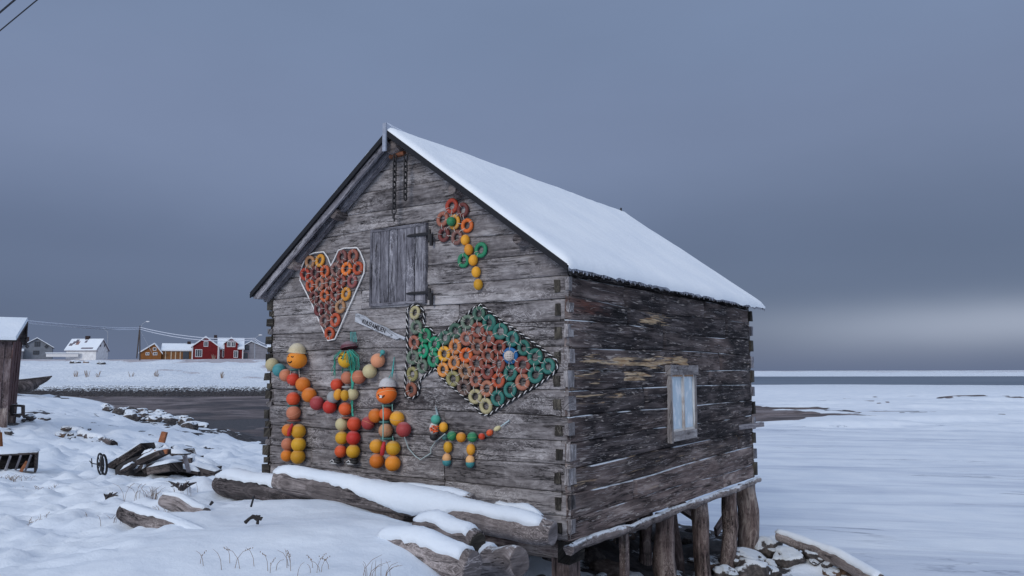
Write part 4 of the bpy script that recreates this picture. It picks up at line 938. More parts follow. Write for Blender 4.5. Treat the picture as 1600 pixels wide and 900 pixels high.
# ================================================================== driftwood logs with snow
def logthing(label, p0, p1, r0, r1, cap=(.05, 0., 1.), group=None, drape=None, m=WL, name='driftwood_log', wob=.18, bend=.0, endm=None, seg=22, flare=0., capw=.78):
    p0, p1 = Vector(p0), Vector(p1); n = max(12, int((p1-p0).length/.055)); o_ = p0.copy()
    t = thing(name, label, 'log', o_, 0, group); sd = random.random()*50
    side_ = Vector((-(p1-p0).y, (p1-p0).x, 0)).normalized(); pts, rr = [], []
    for i in range(n+1):
        s_ = i/n; q_ = p0.lerp(p1, s_)+side_*bend*math.sin(math.pi*s_)+Vector((0, 0, .012*math.sin(s_*9+sd))); pts.append(q_-o_); r = r0+(r1-r0)*s_
        if s_ < .02 or s_ > .98: r *= .90
        rr.append(r*(1+flare*(math.exp(-s_*8)+math.exp(-(1-s_)*8))))
    mb = MB(); mb.tube(pts, rr, seg, wob=wob, wf=3.2, sd=sd); mb.build('trunk', m, t)
    if endm:
        for e in (0, -1):
            d = (pts[1]-pts[0]).normalized()*(-1 if e == 0 else 1); mb = MB(); mb.tube([pts[e]-d*.01, pts[e]+d*.006], [rr[e]*.97, rr[e]*.93], 18); mb.build('sawn_end', endm, t)
    if cap[0] > 0:
        T_, a0, a1 = cap; i0, i1 = int(a0*n), int(a1*n); vs, fs = [], []; K = 14; ax_ = (pts[-1]-pts[0]).normalized(); sx = ax_.cross(Vector((0, 0, 1))).normalized()
        for i in range(i0, i1+1):
            e = min((i-i0)/4, (i1-i)/4, 1); e = math.sqrt(max(0, e)) if e < 1 else 1
            nn = n3((pts[i].x*2, pts[i].y*2, sd), 1.6, 1); T2 = T_*(1+.5*nn)*(.15+.85*e)
            lim = capw*(1+.22*n3((i*.22, sd, 0), 1.7)+.22*n3((i*.5, sd, 5), 1.7)); lim2 = capw*(1+.22*n3((i*.22, sd, 9), 1.7)+.2*n3((i*.5, sd, 2), 1.7))
            if drape: 
                dd = math.exp(-((i/n-drape[0])/drape[1])**2)*drape[2]; lim += dd
            for k in range(K+1):
                f_ = k/K*2-1; an = f_*(lim if f_ > 0 else lim2)*1.25
                r = rr[i]*1.01+T2*(max(0, math.cos(f_*math.pi/2)))**.55 - (.02 if abs(f_) == 1 else 0)
                if abs(f_) < 1: r = max(r, rr[i]*(1+wob*.35)+.004)
                vs.append(pts[i]+sx*math.sin(an)*r+Vector((0, 0, 1))*math.cos(an)*r+Vector((0, 0, .014*n3((pts[i].x*7+f_*3, pts[i].y*7, 0), 1.5))))
        m_ = i1-i0
        for i in range(m_):
            for k in range(K): fs.append((i*(K+1)+k, (i+1)*(K+1)+k, (i+1)*(K+1)+k+1, i*(K+1)+k+1))
        fs.append(tuple(range(K+1))); fs.append(tuple(range(m_*(K+1), m_*(K+1)+K+1)))
        mb = MB(); mb.add(vs, fs, None, None, True); mb.build('snow_cap', SNM, t)
    return t
GRP = None
logthing('long weathered snow-capped log lying across to the near corner of the shed', P(436, 748, 9.3), P(864, 834, 7.8), .14, .125, (.055, 0, .97), bend=.04, wob=.22, endm=None, drape=(.52, .16, 1.2))
logthing('dark snow-topped log end sticking out left of the long log', P(346, 754, 10.3), P(640, 815, 8.6), .155, .15, (.06, 0, 1), m=WD)
logthing('thin snow-covered log lying against the gable behind the long log', P(560, 768, 9.3), P(738, 783, 8.45), .10, .085, (.05, 0, .98))
logthing('cracked round log end below the shed corner with little snow', P(700, 870, 7.6), P(812, 878, 6.95), .14, .135, (.02, 0, .6), wob=.3)
logthing('sawn log with a round cut end under the long log', P(655, 822, 7.6), P(746, 852, 7.15), .12, .125, (.06, 0, .99), endm=ENDG)
logthing('snow-laden log end at the bottom edge of the snow slope', P(600, 846, 6.9), P(738, 888, 6.35), .12, .14, (.06, 0, .97), wob=.2)
logthing('brown log half sunk in snow, lowest on the left slope', P(194, 800, 7.9), P(326, 846, 7.3), .095, .085, (.028, 0.03, 1.), wob=.12, capw=.62)
logthing('short stub of log poking out of snow above the lowest log', P(257, 779, 8.7), P(322, 806, 8.45), .085, .09, (.02, 0.05, 1.), wob=.25, capw=.5)
logthing('small snow-covered log tip at the foot of the gable near the corner', P(775, 796, 8.5), P(846, 812, 8.15), .06, .06, (.05, 0, 1.))
logthing('leaning frosted trunk on the rocks right of the shed posts', P(1216, 836, 12.9), P(1375, 910, 11.2), .085, .12, (.035, .0, 1.), m=WL, wob=.3, bend=.12)
logthing('long dark plank-like log half buried in the snow, middle left', P(103, 677, 26), P(178, 694, 22), .22, .10, (.06, .0, .8), m=WD, wob=.4)

# ================================================================== rocks
RK = None
def mat_rock():
    m = M_('rock'); o = m.obj(); rn = m.rnd(); v = m.n('ShaderNodeVectorMath', operation='ADD'); m.L.new(o, v.inputs[0]); m.L.new(rn, v.inputs[1])
    n = m.noise(v.outputs[0], 2.5, 7, .7); c = m.ramp(n, [(.3, (.02, .02, .022)), (.5, (.085, .075, .072)), (.72, (.22, .19, .18))])
    c = m.mix(m.math('MULTIPLY', m.rng(rn, .75, .95), .6), c, (.25, .15, .09))
    sn_ = m.sep(m.attr('aux'))[0]; f = m.rng(m.math('ADD', sn_, m.math('MULTIPLY', m.math('SUBTRACT', m.noise(v.outputs[0], 7, 5, .7), .5), 1.0)), .42, .58)
    return m.out(m.mix(f, c, SNOW), .8, m.bump(n, .8, .08), .3)
RK = mat_rock()
def rockmesh(sd, snow):
    bm = bmesh.new(); bmesh.ops.create_icosphere(bm, subdivisions=4, radius=1); vs = []; aux = []
    for v in bm.verts:
        p_ = v.co.copy(); q_ = p_*(1+.38*n3(p_, 1.1, sd)+.16*n3(p_, 2.6, sd+5)+.06*n3(p_, 6, sd+9))
        # chipped flats
        for k in range(5):
            d = Vector((math.sin(sd*3+k*2.1), math.cos(sd*1.7+k*1.3), math.sin(k*1.9+sd))).normalized(); e = q_.dot(d)-.78
            if e > 0: q_ -= d*e*.85
        q_.z *= .68; v.co = q_
    bm.normal_update()
    for v in bm.verts:
        s_ = 0
        if snow: s_ = max(0, min(1, (v.normal.z-.45+.35*n3(v.co, 1.6, sd+3))*3))
        aux.append(s_)
    for v, s_ in zip(bm.verts, aux):
        if s_ > .3: v.co.z += .13*s_; v.co.x *= 1+.04*s_; v.co.y *= 1+.04*s_
    me_ = bpy.data.meshes.new('rock'); bm.to_mesh(me_); bm.free(); a = me_.attributes.new('aux', 'FLOAT_VECTOR', 'POINT'); a.data.foreach_set('vector', np.array([(s_, 0, 0) for s_ in aux], dtype=np.float32).ravel())
    me_.polygons.foreach_set('use_smooth', [True]*len(me_.polygons)); me_.materials.append(RK); return me_
RMS = [rockmesh(i, True) for i in range(6)]; RMN = [rockmesh(i+20, False) for i in range(4)]
def rock(x, y, s_, label, group, snow=True, sink=.25, z=None):
    o = link('rock', random.choice(RMS if snow else RMN), None, (x, y, (hz(x, y) if z is None else z)+s_*(.68-sink*1.4)*.6), (random.uniform(-.15, .15), random.uniform(-.15, .15), random.uniform(0, 6.28)), (s_*random.uniform(.8, 1.25), s_*random.uniform(.8, 1.25), s_*random.uniform(.75, 1.1)))
    return tag(o, label, 'rock', group)
for px, py, D, s_, lb in ((1160, 862, 12.6, .30, 'large round snow-capped rock in front of the farthest post'), (1192, 832, 13.6, .2, 'grey stone at the foot of the farthest corner post'), (1135, 893, 11.6, .2, 'flat snowy boulder at the bottom edge under the shed'),
                      (1200, 866, 13.2, .28, 'broad snow-covered boulder beside the leaning frosted trunk'), (1232, 880, 12.5, .26, 'snowy boulder under the upper end of the leaning trunk'), (1178, 897, 11.8, .25, 'snow-covered boulder at the bottom edge, right of the posts')):
    p_ = P(px, py, D); rock(p_.x, p_.y, s_, lb, None, True)
# stones strewn below the shed floor
cnt = 0
while cnt < 130:
    u = random.uniform(-.6, 6.6); v = random.uniform(-1.6, 3.6); p_ = SM @ Vector((u, v, 0))
    if hz(p_.x, p_.y) < .05 or (v < -.6 and u < 1.) or v < -1.3+.1*u: continue
    s_ = random.choice((.06, .08, .10, .13, .16)); rock(p_.x, p_.y, s_*random.uniform(.8, 1.2), 'stone strewn on the bank beneath and beside the shed', 'stones beneath the shed', snow=random.random() < (.8 if v < -.1 else .4)); cnt += 1
for i in range(26):
    px = random.uniform(1170, 1330); py = random.uniform(max(835, 835+(px-1220)*.42), 905); D = np.interp(py, [830, 905], [14.2, 11.9]); x = (px-800)/F*D
    rock(x, D, random.uniform(.07, .2), 'snow-dusted stone on the open bank right of the posts', 'stones on the bank right of the posts', snow=random.random() < .8)
# heap of stones on the shore, middle left
for i in range(98):
    px = random.triangular(160, 330, 245); py = random.uniform(645, 682); D = np.interp(py, [640, 672], [54, 38])+random.uniform(-2, 2)
    x = (px-800)/F*D; rock(x, D, random.uniform(.14, .38), 'snow-dusted stone in the heap on the near shore', 'stones on the near shore', snow=random.random() < .75, sink=.1)
for i in range(22):
    px = random.uniform(20, 160); py = random.uniform(660, 700); D = np.interp(py, [655, 700], [30, 20]); x = (px-800)/F*D
    rock(x, D, random.uniform(.06, .16), 'small stone poking out of the snow below the plank hut', 'stones below the plank hut', snow=True)
for px, py in ((118, 567), (124, 569), (137, 565), (161, 566)): 
    D = 190; x = (px-800)/F*D; rock(x, D, random.uniform(.5, .9), 'dark boulder on the snowy hillside below the white house', 'boulders on the hillside')
# shore rubble across the channel (uncountable)
mb = MB(); base = bmesh.new(); bmesh.ops.create_icosphere(base, subdivisions=1, radius=1); bv = [v.co.copy() for v in base.verts]; bf = [tuple(v.index for v in f_.verts) for f_ in base.faces]; base.free()
vs_all, fs_all, n0_ = [], [], 0
for i in range(4200):
    D = random.uniform(104, 142); x = random.uniform(-.62, -.22)*D+random.uniform(-6, 10); s_ = random.uniform(.08, .34)*random.random()**.5+.04; z = hz(x, D) if False else None
    vs_all.append((x, D, s_))
zz_ = hmap(np.array([v[0] for v in vs_all]), np.array([v[1] for v in vs_all])); V, Fc = [], []
for (x, D, s_), z in zip(vs_all, zz_):
    o_ = len(V); V += [(x+v.x*s_*random.uniform(.8, 1.4), D+v.y*s_, z+v.z*s_*.6) for v in bv]; Fc += [tuple(o_+k for k in f_) for f_ in bf]
mb.add(V, Fc); m = M_('shore_rubble'); n = m.noise(m.pos(), 1.3, 5, .7); nzv = m.sep(m.nrm())[2]; sf = m.rng(m.math('ADD', m.math('ADD', nzv, m.rng(m.sep(m.pos())[1], 118, 144, -.9, .4)), m.math('MULTIPLY', m.math('SUBTRACT', n, .5), 2.6)), .45, .75)
tag(mb.build('shore_rubble', m.out(m.mix(sf, (.05, .046, .048), SNOW), .85)), kind='stuff')

# ================================================================== left: wood pile, wheel, boxes
WN = mat_wood('dark_plank', (.015, .012, .012), (.06, .05, .048), (.17, .14, .13), frost=.25)
def plank(label, p0, p1, w_, h_, m=WN, cap=.03, name='plank', cat='plank', group=None):
    p0, p1 = Vector(p0), Vector(p1); d = p1-p0; t = thing(name, label, cat, p0, 0, group); rot = d.to_track_quat('X', 'Z').to_matrix()
    mb = MB(); mb.box(d/2, (d.length, w_, h_), rot, .008); mb.build('board', m, t)
    if cap:
        up = rot @ Vector((0, 0, 1)); mb = MB(); n = 10; vs, fs = [], []; K = 6; sy = rot @ Vector((0, 1, 0)); sx = rot @ Vector((1, 0, 0))
        for i in range(n+1):
            e = min(i/1.5, (n-i)/1.5, 1)
            for k in range(K+1):
                f_ = k/K*2-1; q_ = d*(.02+.96*i/n)+sy*(w_/2*1.05)*f_+up*(h_/2-.003)+Vector((0, 0, 1))*cap*e*(1-f_**4)*(1+.5*n3((i*.6, f_*2, p0.x), 1)); vs.append(q_)
        for i in range(n):
            for k in range(K): fs.append((i*(K+1)+k, (i+1)*(K+1)+k, (i+1)*(K+1)+k+1, i*(K+1)+k+1))
        fs.append(tuple(range(K+1))); fs.append(tuple(range(n*(K+1), n*(K+1)+K+1))); mb.add(vs, fs, None, None, True); mb.build('snow_cap', SNM, t)
    return t
DP = 13.2
PG = 'driftwood pieces in the wood heap'
pc = [((178, 730), (232, 696), .9, .30, .10), ((200, 733), (240, 703), .3, .18, .12), ((222, 722), (258, 706), 0, .22, .08), ((232, 731), (300, 722), -.2, .2, .14), ((246, 708), (292, 712), .1, .2, .07), ((262, 724), (312, 716), .5, .2, .10),
      ((288, 716), (338, 735), .3, .2, .12), ((296, 730), (340, 741), 0, .22, .12), ((240, 735), (276, 728), -.5, .25, .12), ((268, 700), (300, 722), .8, .16, .08), ((225, 712), (250, 698), .8, .2, .08), ((258, 716), (290, 706), .6, .3, .10)]
for i, (a, b, dd_, w2, h2) in enumerate(pc):
    D0 = DP+dd_+random.uniform(-.3, .3); D1 = D0+random.uniform(-.5, .8)
    plank('dark snow-covered timber lying in the wood heap left of the shed', P(a[0], a[1], D0), P(b[0], b[1], D1), w2, h2, cap=.06, name='timber', cat='timber', group=PG)
DARK = mat_plain('old_black_timber', (.03, .026, .025), .9, .5)
t = plank('pale thin batten leaning down the front of the wood heap', P(288, 712, 12.6), P(295, 737, 12.3), .07, .02, WP, 0, 'batten', 'batten')
t = plank('dark curved-looking board standing up at the right of the heap', P(296, 702, 13.4), P(304, 722, 13.2), .14, .03, WN, 0)
BRK = mat_plain('orange_brick', (.34, .13, .06), .85, .3)
mb = MB(); p_ = P(255, 683, 13.2); mb.box((0, 0, 0), (.085, .08, .17), Matrix.Rotation(.25, 3, 'Y'), .006); o = mb.build('brick', BRK, None, p_); tag(o, 'orange brick standing upright on top of the wood heap', 'brick')
mb = MB(); p_ = P(253, 706, 12.7); mb.box((0, 0, 0), (.19, .10, .07), Matrix.Rotation(-.05, 3, 'Y'), .006); o = mb.build('brick', BRK, None, p_); tag(o, 'brown brick lying flat in the middle of the wood heap', 'brick')
for i in range(30):
    px = random.triangular(186, 336, 255); top = 700+abs(px-252)*.42; py = random.uniform(top, 736); D0 = DP-.3+(736-py)*.02+random.uniform(-.1, .2); an = random.uniform(-.9, .9) if random.random() < .7 else (.5 if px < 250 else -.4)
    p_ = P(px, py, D0); l_ = random.uniform(.18, .5); d = Vector((math.cos(an), random.uniform(-.5, .5), (.45 if px < 250 else -.40)+random.uniform(-.3, .3)))*l_
    plank('short broken snow-topped timber piled in the wood heap', p_-d/2, p_+d/2, random.uniform(.07, .16), random.uniform(.04, .09), cap=random.uniform(.04, .08), name='timber', cat='timber', group='short timbers piled in the wood heap')
mb = MB(); p_ = P(250, 742, 13.3); mb.sphere((0, 0, 0), (.72, .35, .30), 28, 16, f=lambda q_: q_*(1+.3*n3(q_, 2.5, 3))); o = mb.build('rotten_timber', DARK, None, p_+Vector((0, .2, .0))); tag(o, 'black rotten timber mass low inside the wood heap', 'timber')
# old wheel
wp_ = P(157, 727, 12.4); wt = thing('wheel', 'old spoked iron wheel standing in the snow beside the wood heap', 'wheel', wp_, 0)
axw = Vector((.97, .22, .12)).normalized(); cw_ = Vector((0, 0, .02)); mb = MB(); mb.torus(cw_, .16, .013, axw, 28, 8); mb.build('rim', IRON, wt); mb = MB(); xo = axw.orthogonal().normalized(); yo = axw.cross(xo)
for k in range(9): an = k*2*math.pi/9; mb.tube([cw_, cw_+(xo*math.cos(an)+yo*math.sin(an))*.16], .006, 5)
mb.build('spokes', IRON, wt); mb = MB(); mb.tube([cw_-axw*.04, cw_+axw*.04], .03, 10); mb.build('hub', IRON, wt)
mb = MB(); mb.torus(cw_+axw*.05+Vector((0, 0, -.02)), .15, .018, axw, 28, 8); mb.build('tyre', IRON, wt)
# bent wires
mb = MB(); q0 = P(147, 730, 12.4); mb.tube([P(140, 720, 12.4)-q0, P(143, 724, 12.4)-q0, P(156, 726, 12.4)-q0], .008, 5); mb.tube([P(143, 716, 12.4)-q0, P(144, 730, 12.4)-q0], .008, 5); mb.tube([P(168, 726, 12.5)-q0, P(183, 716, 12.8)-q0], .008, 5); o = mb.build('bent_wire', IRON, None, q0); tag(o, 'bent rusty wire sticking out around the old wheel', 'wire')
# low crate at the left edge
cp = P(-22, 728, 12.5); ct = thing('wooden_crate', 'low snow-topped wooden crate with open slats at the left edge', 'crate', cp, .5)
mb = MB(); Wc = .88
mb.box((Wc/2-.2, .35, .16), (Wc, .7, .03)); mb.box((-.18, .35, .0), (.03, .7, .30)); mb.box((Wc-.22, .35, 0), (.03, .68, .29)); mb.box((Wc/2-.2, .68, 0), (Wc-.06, .02, .28)); mb.build('box', WN, ct)
for x in (.0, .14, .28, .42): beam('slat', (x+.1, -.01, -.15), (x+.18, -.01, .14), .015, .03, WP, ct)
mb = MB(); mb.sphere((Wc/2-.2, .35, .17), (Wc/2+.03, .38, .09), 28, 16, zmin=0.); mb.build('snow_cap', SNM, ct)
mb = MB(); mb.box((.50, .02, -.05), (.05, .03, .2), Matrix.Rotation(.5, 3, 'Y')); mb.build('loose_board', BRK, ct)
mb = MB(); q0 = P(-2, 692, 13.); mb.box((0, 0, 0), (.10, .05, .34), Matrix.Rotation(-.12, 3, 'Y'), .01); mb.box((-.02, .0, .12), (.08, .05, .18), Matrix.Rotation(-.3, 3, 'Y'), .01); o = mb.build('broken_board', mat_wood('rust_brown_board', (.14, .05, .025), (.30, .12, .05), (.42, .2, .1)), None, q0); tag(o, 'rusty orange broken board standing at the left edge above the crate', 'board')
# root and bolts in the snow
def stick(label, pts, rad, m=WD, name='stick', cat='stick'):
    o_ = Vector(pts[0]); mb = MB(); mb.tube([Vector(p_)-o_ for p_ in pts], rad, 8, wob=.3, wf=9); o = mb.build(name, m, None, o_); return tag(o, label, cat)
stick('upright rusty bolt sticking out of the snow slope', [P(392, 792, 7.9), P(395, 782, 7.9), P(396, 777, 7.9), P(398, 776, 7.9)], [.010, .010, .012, .016], IRON, 'bolt', 'bolt')
stick('shorter rusty bolt left of the upright one in the snow', [P(328, 789, 8.2), P(332, 784, 8.2)], [.012, .016], IRON, 'bolt', 'bolt')
ro = thing('root_stump', 'black gnarled root stump in a hollow of the snow slope', 'root', P(398, 812, 7.3)); o_ = P(398, 812, 7.3); mb = MB()
for pts in ([(383, 817), (390, 810), (399, 807), (407, 806)], [(397, 808), (403, 813), (402, 819)], [(399, 807), (408, 812), (409, 808)], [(388, 812), (395, 806), (405, 809)]): mb.tube([P(x, y, 7.3)-o_ for x, y in pts], [.016, .014, .012, .006][:len(pts)], 8, wob=.5, wf=14)
mb.build('root', DARK, ro)
for (x, y, D, s_, lb) in ((168, 778, 9.5, 1., 'dark clump of dead root above the lowest left log'), (184, 795, 8.9, .8, 'dark twiggy clump touching the left end of the lowest log'), (285, 762, 10., 1.3, 'frosted root clump above the short log stub')):
    ro = thing('root_clump', lb, 'root', P(x, y, D)); mb = MB()
    for i in range(12):
        an = random.uniform(0, 6.28); l_ = random.uniform(.06, .16)*s_; mb.tube([(0, 0, -.02), (math.cos(an)*l_*.5, math.sin(an)*l_*.3, .03*s_), (math.cos(an)*l_, math.sin(an)*l_*.5, random.uniform(-.03, .07)*s_)], [.022*s_, .016*s_, .005], 6, wob=.4, wf=14)
    mb.build('root', WD, ro)
# dry grass
GRM = mat_plain('dry_grass', (.26, .20, .16), .9, .3, frost=.3)
def tuft(px, py, D, n, hgt, label, spread=.12, heads=True, lean=0.):
    p_ = P(px, py, D); z = hz(p_.x, p_.y); z = min(p_.z, z+.02) if abs(p_.z-z) < .25 else z
    t = MB()
    for i in range(n):
        an = random.uniform(0, 6.28); r = random.uniform(0, spread); x, y = math.cos(an)*r, math.sin(an)*r*.5; h_ = hgt*random.uniform(.3, .65); bx = random.choice((-1, 1))*random.uniform(.1, .95)*h_+lean*h_; by = random.uniform(-.25, .25)*h_
        pts = [(x, y, -.03), (x+bx*.15, y+by*.1, h_*.4), (x+bx*.5, y+by*.4, h_*.8), (x+bx, y+by, h_*(.95+.1*random.random()))]
        t.tube(pts, [.0024, .002, .0016, .001], 4)
        if heads and random.random() < .6:
            e = Vector(pts[-1]); d = (e-Vector(pts[-2])).normalized()
            for k in range(5): t.sphere(e+d*(k-3)*.013+Vector((random.uniform(-.006, .006), 0, random.uniform(-.005, .005))), (.0035, .003, .006), 6, 4)
    o = t.build('grass_tuft', GRM, None, (p_.x, p_.y, z)); return tag(o, label, 'grass tuft')
for a in ((365, 880, 6.1, 7, .22, 'sparse bent grass stalks in the foreground snow, left of centre', .35, True), (432, 886, 6.0, 6, .20, 'short grass stalks in the foreground snow, middle', .2, True), (500, 893, 5.9, 8, .18, 'drooping grass at the bottom edge beside the denser tuft', .3, True),
          (585, 902, 5.8, 12, .24, 'fan of dense dry grass at the bottom edge of the snow', .12, False, .6), (795, 905, 6.2, 8, .30, 'pale frosted grass before the cracked log end', .2, True), (212, 780, 9.3, 7, .30, 'thin reddish stalks above the lowest left log', .15, True),
          (238, 776, 9.4, 26, .22, 'brown bunch of dead grass between the two left logs', .08, False, .2), (262, 802, 8.6, 12, .13, 'short dark grass behind the lowest left log', .2, False), (190, 818, 8.0, 10, .16, 'grass fringe below the left end of the lowest log', .25, False),
          (300, 752, 10.2, 8, .28, 'twiggy weed above the frosted root clump', .25, True), (22, 745, 11.8, 40, .12, 'brown grass clump in front of the wooden crate', .3, True), (60, 762, 10.8, 14, .1, 'faint grass tips in the snow right of the crate', .4, True), (110, 812, 8.4, 12, .08, 'grass tips barely above the snow on the left slope', .4, True), (205, 858, 6.9, 5, .1, 'bent straw in the smooth foreground snow', .1, False), (45, 820, 8.2, 14, .09, 'grass tips in the snow near the left edge', .4, True)):
    tuft(*a)
# ================================================================== plank hut at the left edge
HB = P(4, 661, 23.5); gzh = hz(HB.x, HB.y); 
hp0 = P(9, 661, 23.5); hut = thing('plank_hut', 'brown plank hut with snow-covered roof cut by the left edge', 'hut', (hp0.x, 23.5, hp0.z), .47)
PK = mat_wood('brown_planks', (.05, .036, .036), (.15, .11, .11), (.30, .25, .25)); PK2 = mat_wood('red_planks', (.05, .025, .025), (.11, .06, .058), (.2, .12, .11))
HW, HL, HE, HRi = 2.7, 4.6, 2.5, 3.05
mb = MB()
for r_ in range(3):
    for i in range(24): mb.box((.04-.19*i-.1, .02*r_-.02*(i % 2), .45+.70*r_+.36), (.18, .03, .76), Matrix.Rotation(.04, 3, 'X'), .008)
mb.box((-2.3, .07, 1.35), (4.6, .04, 2.3)); mb.build('front_wall', PK, hut)
mb = MB()
for i in range(12): mb.box((.03-.006*i % .02, .12+.22*i, 1.4), (.03, .215, 2.1), Matrix.Rotation(.03, 3, 'Y'), .006)
mb.prism([(0.0, .0, 2.3), (0., HW, 2.3), (0, HW/2, HRi-.02)], None, (.03, 0, 0)); mb.build('end_wall', PK2, hut)
for x, y in ((-.10, .12), (-2.3, .12), (-.10, HW-.12), (-4.4, .12)):
    mb = MB(); mb.box((x, y, .12), (.24, .24, .74), None, .015); mb.build('corner_post', WO, hut)
def slab(B, y0_, y1_, z0_, z1_, xr0, xr1, t0, t1):
    B.add([(-HL-.3, y0_, z0_+t0), (xr0, y0_, z0_+t0), (xr1, y1_, z1_+t0), (-HL-.3, y1_, z1_+t0), (-HL-.3, y0_, z0_+t1), (xr0-.02, y0_, z0_+t1), (xr1-.02, y1_, z1_+t1), (-HL-.3, y1_, z1_+t1)], [(0, 3, 2, 1), (4, 5, 6, 7), (0, 1, 5, 4), (1, 2, 6, 5), (2, 3, 7, 6), (3, 0, 4, 7)])
mb = MB(); slab(mb, -.22, HW/2, HE-.12, HRi, .16, .30, 0, .05); slab(mb, HW+.22, HW/2+.004, HE-.12, HRi, .16, .30, 0, .05); hr2 = mb.build('roof', WN, hut)
mb = MB(); slab(mb, -.23, HW/2, HE-.12, HRi, .15, .29, .054, .15); slab(mb, HW+.22, HW/2+.004, HE-.12, HRi, .15, .29, .054, .15); mb.build('snow_cover', SNM, hr2)
beam('barge_board', (.27, HW/2+.02, HRi-.02), (.17, HW+.2, HE-.16), .03, .14, WN, hut)
# pallet frame beside the hut
pf = thing('frame_box', 'small grey wooden frame leaning beside the plank hut', 'frame', P(30, 648, 24)); mb = MB()
beam('slat', (-.2, 0, 0), (.12, 0, 0), .1, .06, WN, pf); beam('slat', (-.22, 0, .28), (.1, 0, .26), .1, .06, WN, pf); beam('slat', (.12, 0, -.02), (.1, 0, .28), .1, .06, WN, pf); beam('slat', (-.2, 0, -.02), (-.24, 0, .28), .1, .06, WN, pf)
# rowing boat
bp = P(52, 618, 41); bt = thing('rowing_boat', 'old grey wooden boat with snow inside lying behind the hut', 'boat', bp, 0); bt.scale = (.95, 1, 1.5)
mb = MB(); n = 22; vs, fs = [], []; Lb = 5.2; K = 10
for i in range(n+1):
    s_ = i/n; x = -Lb+Lb*1.18*s_; wv = .75*(1-max(0, (s_-.45)/.55)**2.2)*(.75+.25*min(1, s_*3)); dep = .42*(1-max(0, (s_-.7)/.3)**2*.6); sheer = .42+.22*s_**3
    for k in range(K+1):
        an = math.pi*k/K; vs.append(Vector((x-(.25*math.sin(an) if s_ > .9 else 0), -math.cos(an)*wv, sheer-dep*math.sin(an)**.7)))
for i in range(n):
    for k in range(K): fs.append((i*(K+1)+k, (i+1)*(K+1)+k, (i+1)*(K+1)+k+1, i*(K+1)+k+1))
fs.append(tuple(range(K+1))); mb.add(vs, fs, [(v.x, v.z+v.y, .4) for v in vs]); mb.build('hull', WD, bt)
mb = MB(); mb.add([v-Vector((0, 0, .05)) for v in vs if True and False] or [Vector((-Lb+Lb*1.15*s_, sg*.70*(1-max(0, (s_-.45)/.55)**2.2), .40+.2*s_**3)) for s_ in np.linspace(0, 1, 20) for sg in (-1, 1)], [(2*i, 2*i+2, 2*i+3, 2*i+1) for i in range(19)]); mb.build('snow_fill', SNM, bt)
mb = MB()
for sg in (-1, 1): mb.tube([Vector((-Lb+Lb*1.18*s_, sg*.76*(1-max(0, (s_-.45)/.55)**2.2), .43+.22*s_**3)) for s_ in np.linspace(0, 1, 20)], .03, 6)
mb.build('gunwale', WD, bt)

# ================================================================== houses over the channel
HS = mat_snow('house_roof_snow', .2, .3)
def cladding(name, c, vert=False, sc=8.):
    m = M_(name); o = m.obj(); x, y, z = m.sep(o); w_ = m.math('FRACT', m.math('MULTIPLY', (m.math('ADD', x, y) if vert else z), sc)); ln = m.rng(m.math('ABSOLUTE', m.math('SUBTRACT', w_, .5)), .40, .5)
    n = m.noise(o, 1.2, 5, .6); b = m.mix(m.rng(n, .3, .7), tuple(q_*.82 for q_ in c), tuple(min(1, q_*1.15) for q_ in c)); b = m.mix(m.math('MULTIPLY', ln, .55), b, tuple(q_*.4 for q_ in c)); return m.out(b, .8)
TRIM = mat_plain('white_trim', (.72, .73, .74), .6, .08); PANE = mat_plain('dark_pane', (.05, .06, .075), .2, .3, spec=.6); BRKD = mat_plain('chimney_brick', (.035, .022, .022), .9, .4)
def wbox(parent, c, sx, sy, sz, m, name, rotz=0): mb = MB(); mb.box((0, 0, 0), (sx, sy, sz)); o = mb.build(name, m, parent, c); o.rotation_euler = (0, 0, rotz); return o
def hwin(parent, c, w_, h_, face, panes=2, fm=TRIM):
    """face 'f' = facing -y, 's' = facing +x or -x; the window sits on the wall"""
    mb = MB(); b = .13
    if face == 'f':
        mb.box((-w_/2+b/2, 0, 0), (b, .08, h_)); mb.box((w_/2-b/2, 0, 0), (b, .08, h_)); mb.box((0, .002, h_/2-b/2), (w_-2*b, .08, b)); mb.box((0, .002, -h_/2+b/2), (w_-2*b, .08, b))
        for k in range(1, panes): mb.box((-w_/2+w_*k/panes, .0, 0), (.09, .07, h_-2*b))
        o = mb.build('window', fm, parent, c); mb = MB(); mb.box((0, .02, 0), (w_-.1, .03, h_-.1)); mb.build('pane', PANE, o)
    else:
        mb.box((0, -w_/2+b/2, 0), (.08, b, h_)); mb.box((0, w_/2-b/2, 0), (.08, b, h_)); mb.box((.0, 0, h_/2-b/2), (.08, w_-2*b, b)); mb.box((0, 0, -h_/2+b/2), (.08, w_-2*b, b))
        o = mb.build('window', fm, parent, c); mb = MB(); mb.box((0, 0, 0), (.05, w_-.1, h_-.1)); mb.build('pane', PANE, o)
    return o
